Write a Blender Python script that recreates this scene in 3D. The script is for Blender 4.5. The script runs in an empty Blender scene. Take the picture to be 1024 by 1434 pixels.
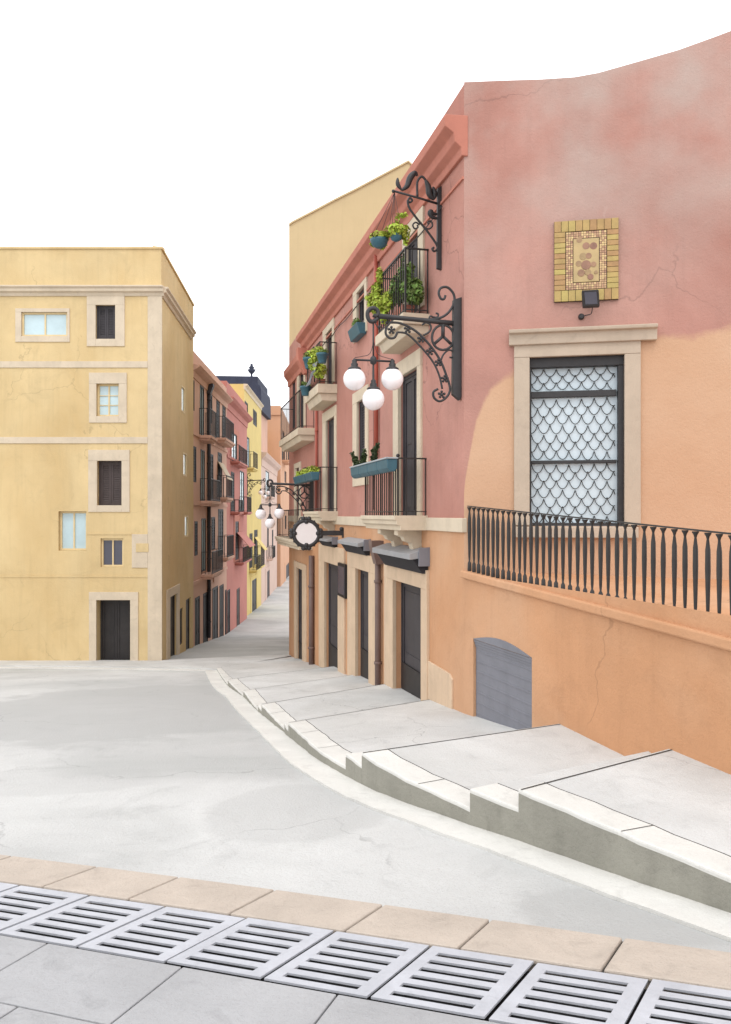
import bpy, bmesh, math, random
from mathutils import Vector, Matrix
random.seed(7)
R = math.radians
F, CX, HY = 1100.0, 512.0, 720.0            # focal length, centre column and horizon of the 1024x1434 picture
scene = bpy.context.scene
COL = scene.collection

# ------------------------------------------------------------------ materials
def lin(c):
    return tuple(((v/255.0)/12.92 if v/255.0 <= 0.04045 else ((v/255.0+0.055)/1.055)**2.4) for v in c)
MATS = {}
def mat(name, rgb, k=0.8, rough=0.85, var=0.12, scale=1.2, stain=0.0, streak=0.0, bump=0.0, bscale=60, spec=0.3,
        metal=0.0, tint=None, tint_amt=0.0, wear=0.0, wear_rgb=(235,225,210), island=0.0, crack=0.0, cscale=0.4, speck=0.0, lump=0.0, patch=None):
    """procedural surface: broad blotches, fine grain, rain streaks, chipped patches"""
    m = bpy.data.materials.new(name); m.use_nodes = True
    nt = m.node_tree; N = nt.nodes; L = nt.links
    b = N['Principled BSDF']
    base = tuple(v*k for v in lin(rgb))
    tc = N.new('ShaderNodeTexCoord'); geo = N.new('ShaderNodeNewGeometry')
    P = geo.outputs['Position']
    def noise(s, det=6, rgh=0.6, vec=P, dist=0.0):
        n = N.new('ShaderNodeTexNoise'); n.inputs['Scale'].default_value = s; n.inputs['Detail'].default_value = det
        n.inputs['Roughness'].default_value = rgh; n.inputs['Distortion'].default_value = dist; L.new(vec, n.inputs['Vector']); return n.outputs['Fac']
    def ramp(x, a, c, lo=0.0, hi=1.0):
        r = N.new('ShaderNodeMapRange'); r.inputs['From Min'].default_value = a; r.inputs['From Max'].default_value = c
        r.inputs['To Min'].default_value = lo; r.inputs['To Max'].default_value = hi; L.new(x, r.inputs['Value']); return r.outputs['Result']
    def mix(a, c, fac, mode='MIX'):
        x = N.new('ShaderNodeMix'); x.data_type = 'RGBA'; x.blend_type = mode
        for s, v in (('A', a), ('B', c)):
            sk = [i for i in x.inputs if i.name == s and i.type == 'RGBA'][0]
            if isinstance(v, tuple): sk.default_value = (*v, 1)
            else: L.new(v, sk)
        fs = [i for i in x.inputs if i.name == 'Factor' and i.type == 'VALUE'][0]
        if isinstance(fac, float): fs.default_value = fac
        else: L.new(fac, fs)
        return [o for o in x.outputs if o.type == 'RGBA'][0]
    col = mix(tuple(v*(1-var) for v in base), tuple(min(0.95, v*(1+var)) for v in base), ramp(noise(scale, 8, 0.62, dist=0.4), 0.32, 0.68))
    if tint is not None:
        tb = tuple(v*k for v in lin(tint))
        col = mix(col, tb, ramp(noise(scale*0.37, 5, 0.55, dist=0.8), 0.42, 0.66, 0.0, tint_amt))
    col = mix(col, tuple(v*0.8 for v in base), ramp(noise(scale*22, 4, 0.7), 0.52, 0.78, 0.0, min(1.0, var*2.0)))
    if stain:
        col = mix(col, tuple(v*0.62 for v in base), ramp(noise(scale*1.9, 9, 0.7, dist=1.5), 0.54, 0.72, 0.0, stain))
    if streak:
        mp = N.new('ShaderNodeMapping'); mp.inputs['Scale'].default_value = (5.0, 5.0, 0.35); L.new(P, mp.inputs['Vector'])
        col = mix(col, tuple(v*0.6 for v in base), ramp(noise(1.0, 7, 0.65, mp.outputs['Vector']), 0.5, 0.8, 0.0, streak))
    if wear:
        col = mix(col, tuple(v*k for v in lin(wear_rgb)), ramp(noise(scale*2.3, 10, 0.72, dist=0.6), 0.66, 0.69, 0.0, wear))
    if speck:
        col = mix(col, tuple(v*0.5 for v in base), ramp(noise(75, 3, 0.8), 0.56, 0.72, 0.0, speck))
        col = mix(col, tuple(min(0.95, v*1.25) for v in base), ramp(noise(58, 3, 0.8, dist=0.3), 0.6, 0.75, 0.0, speck))
    if patch:                                                            # one old darker patch with a ragged edge, lying at a fixed place
        sp = N.new('ShaderNodeSeparateXYZ'); L.new(P, sp.inputs[0]); edge = noise(0.8, 9, 0.65, dist=0.6)
        def mth(op, a, c):
            n = N.new('ShaderNodeMath'); n.operation = op
            for i, v in enumerate((a, c)):
                if isinstance(v, (int, float)): n.inputs[i].default_value = v
                else: L.new(v, n.inputs[i])
            return n.outputs[0]
        for qx, qy, rx, ry, amt in patch:
            d2 = mth('ADD', mth('POWER', mth('ABSOLUTE', mth('DIVIDE', mth('SUBTRACT', sp.outputs['X'], qx), rx), 0), 2.0), mth('POWER', mth('ABSOLUTE', mth('DIVIDE', mth('SUBTRACT', sp.outputs['Y'], qy), ry), 0), 2.0))
            d2 = mth('ADD', d2, mth('MULTIPLY', mth('SUBTRACT', edge, 0.5), 1.6))
            col = mix(col, tuple(v*0.74 for v in base), ramp(d2, 1.05, 0.8, 0.0, amt))
    if crack:
        wv = N.new('ShaderNodeTexNoise'); wv.inputs['Scale'].default_value = 1.3; wv.inputs['Detail'].default_value = 7; L.new(P, wv.inputs['Vector'])
        va = N.new('ShaderNodeVectorMath'); va.operation = 'MULTIPLY_ADD'; va.inputs[1].default_value = (1.1, 1.1, 1.1); L.new(wv.outputs['Color'], va.inputs[0]); L.new(P, va.inputs[2])
        vo = N.new('ShaderNodeTexVoronoi'); vo.feature = 'DISTANCE_TO_EDGE'; vo.inputs['Scale'].default_value = cscale; L.new(va.outputs[0], vo.inputs['Vector'])
        mk = ramp(noise(0.35, 4, 0.5), 0.5, 0.56)
        ln = ramp(vo.outputs['Distance'], 0.0012*1.5, 0.0035*1.5, 1.0, 0.0)
        mm = N.new('ShaderNodeMath'); mm.operation = 'MULTIPLY'; L.new(mk, mm.inputs[0]); L.new(ln, mm.inputs[1])
        m2 = N.new('ShaderNodeMath'); m2.operation = 'MULTIPLY'; L.new(mm.outputs[0], m2.inputs[0]); m2.inputs[1].default_value = crack
        col = mix(col, tuple(v*0.35 for v in base), m2.outputs[0])
    if island:
        h = N.new('ShaderNodeHueSaturation'); L.new(col, h.inputs['Color'])
        L.new(ramp(geo.outputs['Random Per Island'], 0, 1, 1-island, 1+island), h.inputs['Value'])
        L.new(ramp(geo.outputs['Random Per Island'], 0, 1, 0.47, 0.52), h.inputs['Hue'])
        col = h.outputs['Color']
    L.new(col, b.inputs['Base Color'])
    b.inputs['Roughness'].default_value = rough; b.inputs['Metallic'].default_value = metal
    b.inputs['Specular IOR Level'].default_value = spec
    if bump:
        bp = N.new('ShaderNodeBump'); bp.inputs['Strength'].default_value = bump; bp.inputs['Distance'].default_value = 0.02
        L.new(noise(bscale, 6, 0.7), bp.inputs['Height']); last = bp
        if lump:
            b2 = N.new('ShaderNodeBump'); b2.inputs['Strength'].default_value = lump; b2.inputs['Distance'].default_value = 0.05
            L.new(noise(2.6, 5, 0.55), b2.inputs['Height']); L.new(bp.outputs['Normal'], b2.inputs['Normal']); last = b2
        L.new(last.outputs['Normal'], b.inputs['Normal'])
    MATS[name] = m
    return m

M = {}
M['yellow'] = mat('yellow_stucco', (221,196,148), 0.87, var=0.08, scale=0.45, stain=0.32, streak=0.3, bump=0.4, bscale=25, tint=(204,172,118), tint_amt=0.8, crack=0.28, cscale=0.3, lump=0.25, wear=0.35, wear_rgb=(228,210,168))
M['yellow_side'] = M['yellow']
M['cream'] = mat('cream_stone', (230,213,188), 0.75, var=0.08, scale=1.6, stain=0.35, streak=0.2, bump=0.25)
M['peachstone'] = mat('peach_stone', (228,200,170), 0.76, var=0.08, scale=1.6, stain=0.35, streak=0.3, bump=0.4, bscale=30)
M['taupe'] = mat('taupe_stone', (206,188,168), 0.76, var=0.08, scale=1.6, stain=0.35, streak=0.2, bump=0.25)
M['pink'] = mat('pink_stucco', (206,155,141), 0.72, var=0.12, scale=0.55, stain=0.25, streak=0.3, bump=0.45, bscale=28, tint=(184,130,116), tint_amt=0.9, crack=0.35, cscale=0.3, lump=0.35, wear=0.4, wear_rgb=(220,180,168))
M['rose'] = mat('rose_stucco', (204,149,135), 0.78, var=0.12, scale=0.6, stain=0.25, streak=0.3, bump=0.45, bscale=28, tint=(184,124,108), tint_amt=0.8, crack=0.5, cscale=0.4, lump=0.35, wear=0.4, wear_rgb=(220,176,162))
M['orange'] = mat('orange_stucco', (214,160,119), 0.79, var=0.1, scale=0.6, stain=0.28, streak=0.22, bump=0.45, bscale=28, tint=(222,180,146), tint_amt=0.8, crack=0.3, cscale=0.3, lump=0.4, wear=0.5, wear_rgb=(228,196,166))
M['terra'] = mat('terracotta_trim', (196,128,110), 0.85, var=0.1, scale=1.5, stain=0.2, streak=0.2, bump=0.2)
M['brownpink'] = mat('brown_pink_stucco', (206,166,146), 0.95, var=0.09, scale=0.4, stain=0.25, streak=0.25, bump=0.2)
M['red'] = mat('red_stucco', (196,130,120), 0.85, var=0.08, scale=0.4, stain=0.2, streak=0.25, bump=0.2)
M['lemon'] = mat('lemon_stucco', (222,198,128), 0.85, var=0.07, scale=0.4, stain=0.2, streak=0.2, bump=0.2)
M['palepink'] = mat('pale_pink_stucco', (210,182,168), 0.92, var=0.07, scale=0.4, stain=0.2, streak=0.2)
M['sand'] = mat('sand_render', (212,190,148), 0.8, var=0.05, scale=0.25, stain=0.12, streak=0.2)
M['farorange'] = mat('far_orange_stucco', (214,166,134), 0.88, var=0.05, scale=0.3, stain=0.12, streak=0.2)
M['slate'] = mat('slate_roof', (62,66,84), 0.8, var=0.15, scale=1.5, stain=0.3)
M['roof'] = mat('clay_roof', (170,110,84), 0.8, var=0.2, scale=3, stain=0.3)
M['shutter'] = mat('dark_shutter', (84,80,84), 0.55, rough=0.6, var=0.15, scale=2.5, stain=0.2)
M['brownshutter'] = mat('brown_shutter', (92,80,78), 0.6, rough=0.6, var=0.15, scale=2.5, stain=0.2)
M['door'] = mat('dark_door', (72,68,68), 0.5, rough=0.5, var=0.18, scale=2.5, stain=0.3, streak=0.3)
M['kick'] = mat('door_kick_panel', (50,46,48), 0.5, rough=0.5, var=0.15, scale=3)
M['reveal'] = mat('ochre_reveal', (190,160,98), 0.85, var=0.1, scale=2, stain=0.2)
M['iron'] = mat('wrought_iron', (58,56,58), 0.6, rough=0.55, var=0.2, scale=8, spec=0.5, bump=0.15, bscale=90)
M['rail'] = mat('railing_iron', (52,48,46), 0.6, rough=0.5, var=0.2, scale=8, spec=0.5)
M['greymetal'] = mat('grey_metal', (132,133,142), 0.75, rough=0.5, var=0.1, scale=3, stain=0.25, streak=0.2, spec=0.5)
M['awninglight'] = mat('awning_cover', (170,170,172), 0.75, rough=0.6, var=0.08, scale=3, stain=0.2)
M['awningdark'] = mat('awning_cloth', (66,64,68), 0.6, rough=0.9, var=0.12, scale=3, stain=0.2)
M['brownpipe'] = mat('brown_pipe', (120,100,94), 0.9, rough=0.5, var=0.1, scale=3, stain=0.2)
M['redpipe'] = mat('red_pipe', (180,96,80), 0.9, rough=0.5, var=0.1, scale=3, stain=0.2)
M['wood'] = mat('cream_window_wood', (232,208,160), 0.85, rough=0.6, var=0.08, scale=4)
M['teal'] = mat('teal_plastic', (52,94,108), 0.95, rough=0.5, var=0.12, scale=5, stain=0.15, spec=0.5)
M['rim'] = mat('pale_rim', (168,176,180), 0.9, rough=0.5, var=0.08, scale=5)
M['leaf'] = mat('yellow_green_leaf', (164,180,66), 0.9, rough=0.6, var=0.15, scale=9, island=0.5)
M['leafdark'] = mat('dark_leaf', (104,128,62), 0.85, rough=0.6, var=0.2, scale=9, island=0.5)
M['leafdeep'] = mat('deep_leaf', (60,74,40), 0.8, rough=0.6, var=0.2, scale=9, island=0.5)
M['stem'] = mat('plant_stem', (92,86,50), 0.8, var=0.15, scale=9)
M['globe'] = mat('opal_glass', (240,234,236), 1.0, rough=0.18, var=0.01, scale=2, spec=0.6)
M['face'] = mat('white_enamel', (238,232,232), 0.95, rough=0.35, var=0.03, scale=2, spec=0.5, stain=0.06)
M['road'] = mat('road_concrete', (216,216,214), 0.74, var=0.10, scale=0.5, stain=0.55, bump=0.7, bscale=35, tint=(184,185,183), tint_amt=0.9, speck=0.55, crack=0.4, cscale=0.32, lump=0.2, patch=[(-4.6, 15.6, 3.4, 4.6, 0.75), (1.9, 5.1, 1.0, 0.5, 0.6), (-0.7, 7.4, 0.9, 1.0, 0.35), (-3.5, 9.0, 1.2, 0.8, 0.3)])
M['walk'] = mat('walk_concrete', (226,226,224), 0.74, var=0.09, scale=0.9, stain=0.45, bump=0.6, bscale=40, tint=(200,199,195), tint_amt=0.7, speck=0.3, crack=0.5, cscale=0.5, lump=0.2)
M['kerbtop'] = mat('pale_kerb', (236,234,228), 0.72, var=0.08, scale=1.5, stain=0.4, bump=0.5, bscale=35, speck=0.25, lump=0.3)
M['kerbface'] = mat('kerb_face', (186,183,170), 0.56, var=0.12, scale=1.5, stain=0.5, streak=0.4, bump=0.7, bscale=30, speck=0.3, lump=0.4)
M['joint'] = mat('dark_joint', (78,76,72), 0.7, var=0.2, scale=6)
M['stone'] = mat('beige_kerbstone', (214,200,186), 0.68, var=0.1, scale=2.2, stain=0.45, bump=0.6, bscale=40, speck=0.4, lump=0.3)
M['grate'] = mat('drain_steel', (202,204,211), 0.71, rough=0.6, var=0.10, scale=4, stain=0.4, speck=0.2, spec=0.5, bump=0.2)
M['slab'] = mat('near_paving', (206,206,208), 0.6, var=0.1, scale=1.2, stain=0.5, bump=0.6, bscale=40, speck=0.35, lump=0.2)
M['darkleaf'] = mat('dark_louvre', (62,60,62), 0.4, rough=0.6, var=0.15, scale=3)
M['pit_shade'] = mat('drain_pit_shade', (30,28,28), 0.8, var=0.2, scale=4)  # near-black colour carries the shade of a deep drain
M['tile'] = mat('ochre_tile', (198,168,104), 0.7, rough=0.5, var=0.14, scale=7, stain=0.3, spec=0.4, island=0.07)
M['mosaic'] = mat('mosaic_border', (204,170,130), 0.85, rough=0.5, var=0.15, scale=14, island=0.3)
M['panel'] = mat('panel_ceramic', (206,178,124), 0.72, rough=0.35, var=0.1, scale=5, stain=0.1, spec=0.5)
M['blob'] = mat('brown_glaze', (168,134,100), 0.75, rough=0.5, var=0.2, scale=9, spec=0.5, island=0.15)
M['lace'] = mat('net_curtain', (206,220,228), 0.88, rough=0.35, var=0.05, scale=2.5, spec=0.6)
M['cloth'] = mat('grey_cloth', (150,152,160), 0.9, rough=0.95, var=0.1, scale=8)

def glass_mat(name, rgb, k):
    m = mat(name, rgb, k, rough=0.12, var=0.12, scale=0.9, spec=0.8); return m
M['paleglass'] = glass_mat('pale_window_glass', (190,212,218), 0.9)  # reflected sky put into the pane colour as pale blue
M['darkglass'] = glass_mat('dark_window_glass', (84,84,98), 0.8)
M['room'] = mat('dark_room', (44,40,40), 0.8, var=0.1)

def two_tone():
    """face of the corner house: old pink coat above, a later peach coat with a curved edge below, greying to the top"""
    m = M['pink'].copy(); m.name = 'pink_and_peach_stucco'
    nt = m.node_tree; N = nt.nodes; L = nt.links
    b = N['Principled BSDF']; src = b.inputs['Base Color'].links[0].from_socket
    geo = N.new('ShaderNodeNewGeometry'); sep = N.new('ShaderNodeSeparateXYZ'); L.new(geo.outputs['Position'], sep.inputs[0])
    fc = N.new('ShaderNodeFloatCurve'); cv = fc.mapping.curves[0]
    mr = N.new('ShaderNodeMapRange'); mr.inputs['From Min'].default_value = 1.48; mr.inputs['From Max'].default_value = 5.48
    L.new(sep.outputs['X'], mr.inputs['Value']); L.new(mr.outputs['Result'], fc.inputs['Value'])
    pts = [(0.0, 0.0), (0.02, 0.25), (0.06, 0.5), (0.12, 0.64), (0.2, 0.725), (0.45, 0.83), (0.7, 0.865), (1.0, 0.88)]
    cv.points[0].location = pts[0]; cv.points[1].location = pts[-1]
    for p in pts[1:-1]: cv.points.new(*p)
    fc.mapping.update()
    nz = N.new('ShaderNodeTexNoise'); nz.inputs['Scale'].default_value = 2.2; nz.inputs['Detail'].default_value = 8; L.new(geo.outputs['Position'], nz.inputs['Vector'])
    def math_(op, a, c):
        n = N.new('ShaderNodeMath'); n.operation = op
        for i, v in enumerate((a, c)):
            if isinstance(v, (int, float)): n.inputs[i].default_value = v
            else: L.new(v, n.inputs[i])
        return n.outputs[0]
    zb = math_('MULTIPLY', fc.outputs[0], 3.0)
    d = math_('SUBTRACT', zb, sep.outputs['Z']); d = math_('ADD', d, math_('MULTIPLY', math_('SUBTRACT', nz.outputs['Fac'], 0.5), 0.42))
    fac = N.new('ShaderNodeMapRange'); fac.inputs['From Min'].default_value = -0.05; fac.inputs['From Max'].default_value = 0.06; L.new(d, fac.inputs['Value'])
    n2 = N.new('ShaderNodeTexNoise'); n2.inputs['Scale'].default_value = 0.8; n2.inputs['Detail'].default_value = 7; L.new(geo.outputs['Position'], n2.inputs['Vector'])
    def mixrgb(a, c, f):
        x = N.new('ShaderNodeMix'); x.data_type = 'RGBA'
        ia, ib = [i for i in x.inputs if i.type == 'RGBA']
        for s, v in ((ia, a), (ib, c)):
            if isinstance(v, tuple): s.default_value = (*v, 1)
            else: L.new(v, s)
        L.new(f, [i for i in x.inputs if i.name == 'Factor' and i.type == 'VALUE'][0]); return [o for o in x.outputs if o.type == 'RGBA'][0]
    peach = mixrgb(tuple(v*0.74 for v in lin((214,166,130))), tuple(v*0.76 for v in lin((226,190,160))), n2.outputs['Fac'])
    g = math_('MULTIPLY', math_('SUBTRACT', n2.outputs['Fac'], 0.34), 2.4)
    top = N.new('ShaderNodeMapRange'); top.inputs['From Min'].default_value = 2.5; top.inputs['From Max'].default_value = 6.0; top.inputs['To Max'].default_value = 1.3; L.new(sep.outputs['Z'], top.inputs['Value'])
    gf = math_('MULTIPLY', g, top.outputs['Result'])
    cl = N.new('ShaderNodeClamp'); L.new(gf, cl.inputs[0])
    grey = mixrgb(src, tuple(v*0.76 for v in lin((200,178,168))), cl.outputs[0])
    L.new(mixrgb(grey, peach, fac.outputs['Result']), b.inputs['Base Color'])
    return m
M['twotone'] = two_tone()

# ------------------------------------------------------------------ mesh helpers
class Plane:
    """vertical wall plane: s along it, n out of it, z up (eye level = 0)"""
    def __init__(self, p0, p1, towards=(0, 0)):
        self.o = Vector(p0); self.d = (Vector(p1)-self.o); self.len = self.d.length; self.d.normalize()
        self.nv = Vector((self.d.y, -self.d.x))
        if self.nv.dot(Vector(towards)-self.o) < 0: self.nv = -self.nv
    def at(self, px, py):
        r = Vector(((px-CX)/F, 1.0)); t = self.nv.dot(self.o)/self.nv.dot(r)
        p = r*t
        return self.d.dot(p-self.o), (HY-py)/F*t
    def depth(self, px):
        r = Vector(((px-CX)/F, 1.0)); return self.nv.dot(self.o)/self.nv.dot(r)
    def s(self, px): return self.at(px, 0)[0]
    def z(self, px, py): return self.at(px, py)[1]
    def w(self, s, n, z):
        p = self.o+self.d*s+self.nv*n
        return Vector((p.x, p.y, z))
    def rect(self, a, b, c, d):
        """pixel rectangle (left, top, right, bottom) -> s0, s1, z0, z1 on the wall"""
        s0, s1 = sorted((self.s(a), self.s(c))); m = (a+c)/2
        return s0, s1, self.z(m, d), self.z(m, b)
def P(px, d): return ((px-CX)/F*d, d)

class World:
    def w(self, x, y, z): return Vector((x, y, z))
WD = World()

class MB:
    def __init__(self): self.v = []; self.f = []; self.m = []; self.mi = 0; self.smooth = False; self.sf = []
    def add(self, verts, faces):
        o = len(self.v); self.v += [Vector(x) for x in verts]
        for f in faces: self.f.append([o+i for i in f]); self.m.append(self.mi); self.sf.append(self.smooth)
        return self
    def box(self, pl, s0, s1, n0, n1, z0, z1):
        c = [pl.w(s, n, z) for z in (z0, z1) for n in (n0, n1) for s in (s0, s1)]
        return self.add(c, [(0,1,3,2), (4,6,7,5), (0,4,5,1), (2,3,7,6), (0,2,6,4), (1,5,7,3)])
    def prism(self, pl, prof, s0, s1):
        """profile of (n, z) points swept along s"""
        k = len(prof)
        v = [pl.w(s0, n, z) for n, z in prof]+[pl.w(s1, n, z) for n, z in prof]
        return self.add(v, [(i, (i+1) % k, k+(i+1) % k, k+i) for i in range(k)]+[tuple(range(k))[::-1], tuple(range(k, 2*k))])
    def plate(self, pl, prof, n0, n1):
        """outline of (s, z) points with thickness n0..n1"""
        k = len(prof)
        v = [pl.w(s, n0, z) for s, z in prof]+[pl.w(s, n1, z) for s, z in prof]
        return self.add(v, [(i, (i+1) % k, k+(i+1) % k, k+i) for i in range(k)]+[tuple(range(k))[::-1], tuple(range(k, 2*k))])
    def vprism(self, foot, z0, z1):
        k = len(foot)
        v = [Vector((x, y, z0)) for x, y in foot]+[Vector((x, y, z1)) for x, y in foot]
        return self.add(v, [(i, (i+1) % k, k+(i+1) % k, k+i) for i in range(k)]+[tuple(range(k))[::-1], tuple(range(k, 2*k))])
    def tube(self, pts, r, seg=6, cap=True):
        pts = [Vector(p) for p in pts]; n = len(pts)
        rr = r if isinstance(r, (list, tuple)) else [r]*n
        rings = []; prev = None
        for i, p in enumerate(pts):
            t = (pts[min(i+1, n-1)]-pts[max(i-1, 0)])
            if t.length < 1e-9: t = Vector((0, 0, 1))
            t.normalize()
            if prev is None:
                a = Vector((0, 0, 1)) if abs(t.z) < 0.9 else Vector((1, 0, 0))
                u = t.cross(a).normalized()
            else:
                u = prev-t*prev.dot(t)
                u = u.normalized() if u.length > 1e-6 else t.orthogonal().normalized()
            prev = u; v = t.cross(u)
            rings.append([p+(u*math.cos(2*math.pi*k/seg)+v*math.sin(2*math.pi*k/seg))*rr[i] for k in range(seg)])
        vs = [x for q in rings for x in q]
        fs = [(i*seg+k, i*seg+(k+1) % seg, (i+1)*seg+(k+1) % seg, (i+1)*seg+k) for i in range(n-1) for k in range(seg)]
        if cap: fs += [tuple(range(seg))[::-1], tuple(range((n-1)*seg, n*seg))]
        sm = self.smooth; self.smooth = True; self.add(vs, fs); self.smooth = sm
        return self
    def lathe(self, base, prof, seg=12, axis=Vector((0, 0, 1)), smooth=True):
        """profile of (r, h) turned about an axis through base"""
        base = Vector(base); axis = Vector(axis).normalized(); u = axis.orthogonal().normalized(); v = axis.cross(u)
        k = len(prof)
        vs = [base+axis*h+(u*math.cos(2*math.pi*j/seg)+v*math.sin(2*math.pi*j/seg))*r for r, h in prof for j in range(seg)]
        fs = [(i*seg+j, i*seg+(j+1) % seg, (i+1)*seg+(j+1) % seg, (i+1)*seg+j) for i in range(k-1) for j in range(seg)]
        sm = self.smooth; self.smooth = smooth; self.add(vs, fs); self.smooth = False
        self.add(vs[:seg], [tuple(range(seg))[::-1]]); self.add(vs[(k-1)*seg:], [tuple(range(seg))]); self.smooth = sm
        return self
    def ball(self, c, r, seg=20):
        prof = [(max(1e-4, r*math.sin(math.pi*i/(seg//2))), -r*math.cos(math.pi*i/(seg//2))) for i in range(seg//2+1)]
        return self.lathe(c, prof, seg)

BASE = {}
def finish(name, mb, mats, base, bevel=0.0, weld=False):
    me = bpy.data.meshes.new(name)
    me.from_pydata([tuple(v-base) for v in mb.v], [], mb.f)
    if not isinstance(mats, (list, tuple)): mats = [mats]
    for m in mats: me.materials.append(M[m] if isinstance(m, str) else m)
    for i, p in enumerate(me.polygons): p.material_index = mb.m[i]; p.use_smooth = mb.sf[i]
    bm = bmesh.new(); bm.from_mesh(me)
    if weld: bmesh.ops.remove_doubles(bm, verts=bm.verts, dist=0.0005)
    bmesh.ops.recalc_face_normals(bm, faces=bm.faces); bm.to_mesh(me); bm.free()
    me.update()
    o = bpy.data.objects.new(name, me); COL.objects.link(o)
    if bevel:
        md = o.modifiers.new('edges', 'BEVEL'); md.width = bevel; md.segments = 2; md.limit_method = 'ANGLE'; md.angle_limit = R(40)
    return o
def part(name, mb, mats, parent, bevel=0.0, label=None):
    base = BASE[parent.name]
    o = finish(name, mb, mats, base, bevel); o.parent = parent; BASE[o.name] = base
    if label: o['label'] = label
    return o
def tag(o, label, cat, group=None):
    o['label'] = label; o['category'] = cat
    if group: o['group'] = group
    return o
def thing(name, loc, label, cat, group=None):
    o = bpy.data.objects.new(name, None); COL.objects.link(o); o.location = loc; o.empty_display_size = 0.2
    BASE[o.name] = Vector(loc)
    return tag(o, label, cat, group)
def struct(name, mb, mats, bevel=0.0, weld=False):
    o = finish(name, mb, mats, Vector((0, 0, 0)), bevel, weld); o['kind'] = 'structure'; return o

class Wall:
    """a stretch of wall on a plane with openings cut through it"""
    def __init__(self, pl, s0, s1, z0, z1): self.pl, self.s0, self.s1, self.z0, self.z1 = pl, s0, s1, z0, z1; self.h = []
    def hole(self, s0, s1, z0, z1, dep): self.h.append((s0, s1, z0, z1, dep))
    def mesh(self, mb, grid=None, revmat=None):
        hs = self.h
        S = sorted({self.s0, self.s1, *[x for h in hs for x in h[:2] if self.s0 < x < self.s1]})
        Z = sorted({self.z0, self.z1, *[x for h in hs for x in h[2:4] if self.z0 < x < self.z1]})
        for i in range(len(S)-1):
            for j in range(len(Z)-1):
                a, b, c, d = S[i], S[i+1], Z[j], Z[j+1]; ms, mz = (a+b)/2, (c+d)/2
                if any(h[0] < ms < h[1] and h[2] < mz < h[3] for h in hs): continue
                mb.add([self.pl.w(a, 0, c), self.pl.w(b, 0, c), self.pl.w(b, 0, d), self.pl.w(a, 0, d)], [(0, 1, 2, 3)])
        for a, b, c, d, dep in hs:
            if revmat is not None: mb.mi = revmat
            q = [self.pl.w(a, 0, c), self.pl.w(b, 0, c), self.pl.w(b, 0, d), self.pl.w(a, 0, d)]
            r = [self.pl.w(a, -dep, c), self.pl.w(b, -dep, c), self.pl.w(b, -dep, d), self.pl.w(a, -dep, d)]
            mb.add(q+r, [(i, (i+1) % 4, 4+(i+1) % 4, 4+i) for i in range(4)])
            if revmat is not None: mb.mi = 0

def surround(mb, pl, o, sr, n=0.035, sill=True):
    """stone frame from opening o=(s0,s1,z0,z1) out to sr, four butted pieces standing proud of the wall"""
    e = 0.008
    a, b, c, d = o[0]+e, o[1]-e, o[2]+(e if sill else -0.0), o[3]-e
    A, B, C, D = sr
    mb.box(pl, A, a, -0.03, n, C, d); mb.box(pl, b, B, -0.03, n, C, d)
    mb.box(pl, A, B, -0.03, n+0.004, d, D)
    if sill and c-C > 0.02: mb.box(pl, a, b, -0.03, n-0.003, C, c)

def leaves(mb, pl, s0, s1, z0, z1, n, nl=2, slats=0):
    """shutter or door leaves: stiles and rails with slats or panels between"""
    w = (s1-s0)/nl; st = min(0.07, w*0.2)
    for k in range(nl):
        a, b = s0+k*w+0.004, s0+(k+1)*w-0.004
        mb.box(pl, a, a+st, n, n+0.04, z0, z1); mb.box(pl, b-st, b, n, n+0.04, z0, z1)
        mb.box(pl, a+st, b-st, n, n+0.038, z0, z0+st*1.3); mb.box(pl, a+st, b-st, n, n+0.038, z1-st, z1)
        if slats:
            h = (z1-z0-st*2.3)/slats
            for q in range(slats):
                zz = z0+st*1.3+q*h
                mb.prism(pl, [(n+0.004, zz+h), (n+0.012, zz+h), (n+0.034, zz+0.1*h), (n+0.026, zz)], a+st, b-st)
            mb.box(pl, a+st, b-st, n-0.006, n+0.002, z0, z1)
        else:
            mb.box(pl, a+st, b-st, n, n+0.015, z0+st*1.3, z1-st)
            mb.box(pl, a+st*1.7, b-st*1.7, n+0.015, n+0.028, z0+(z1-z0)*0.52, z1-st*2)
            mb.box(pl, a+st*1.7, b-st*1.7, n+0.015, n+0.028, z0+st*2.2, z0+(z1-z0)*0.46)

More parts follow.
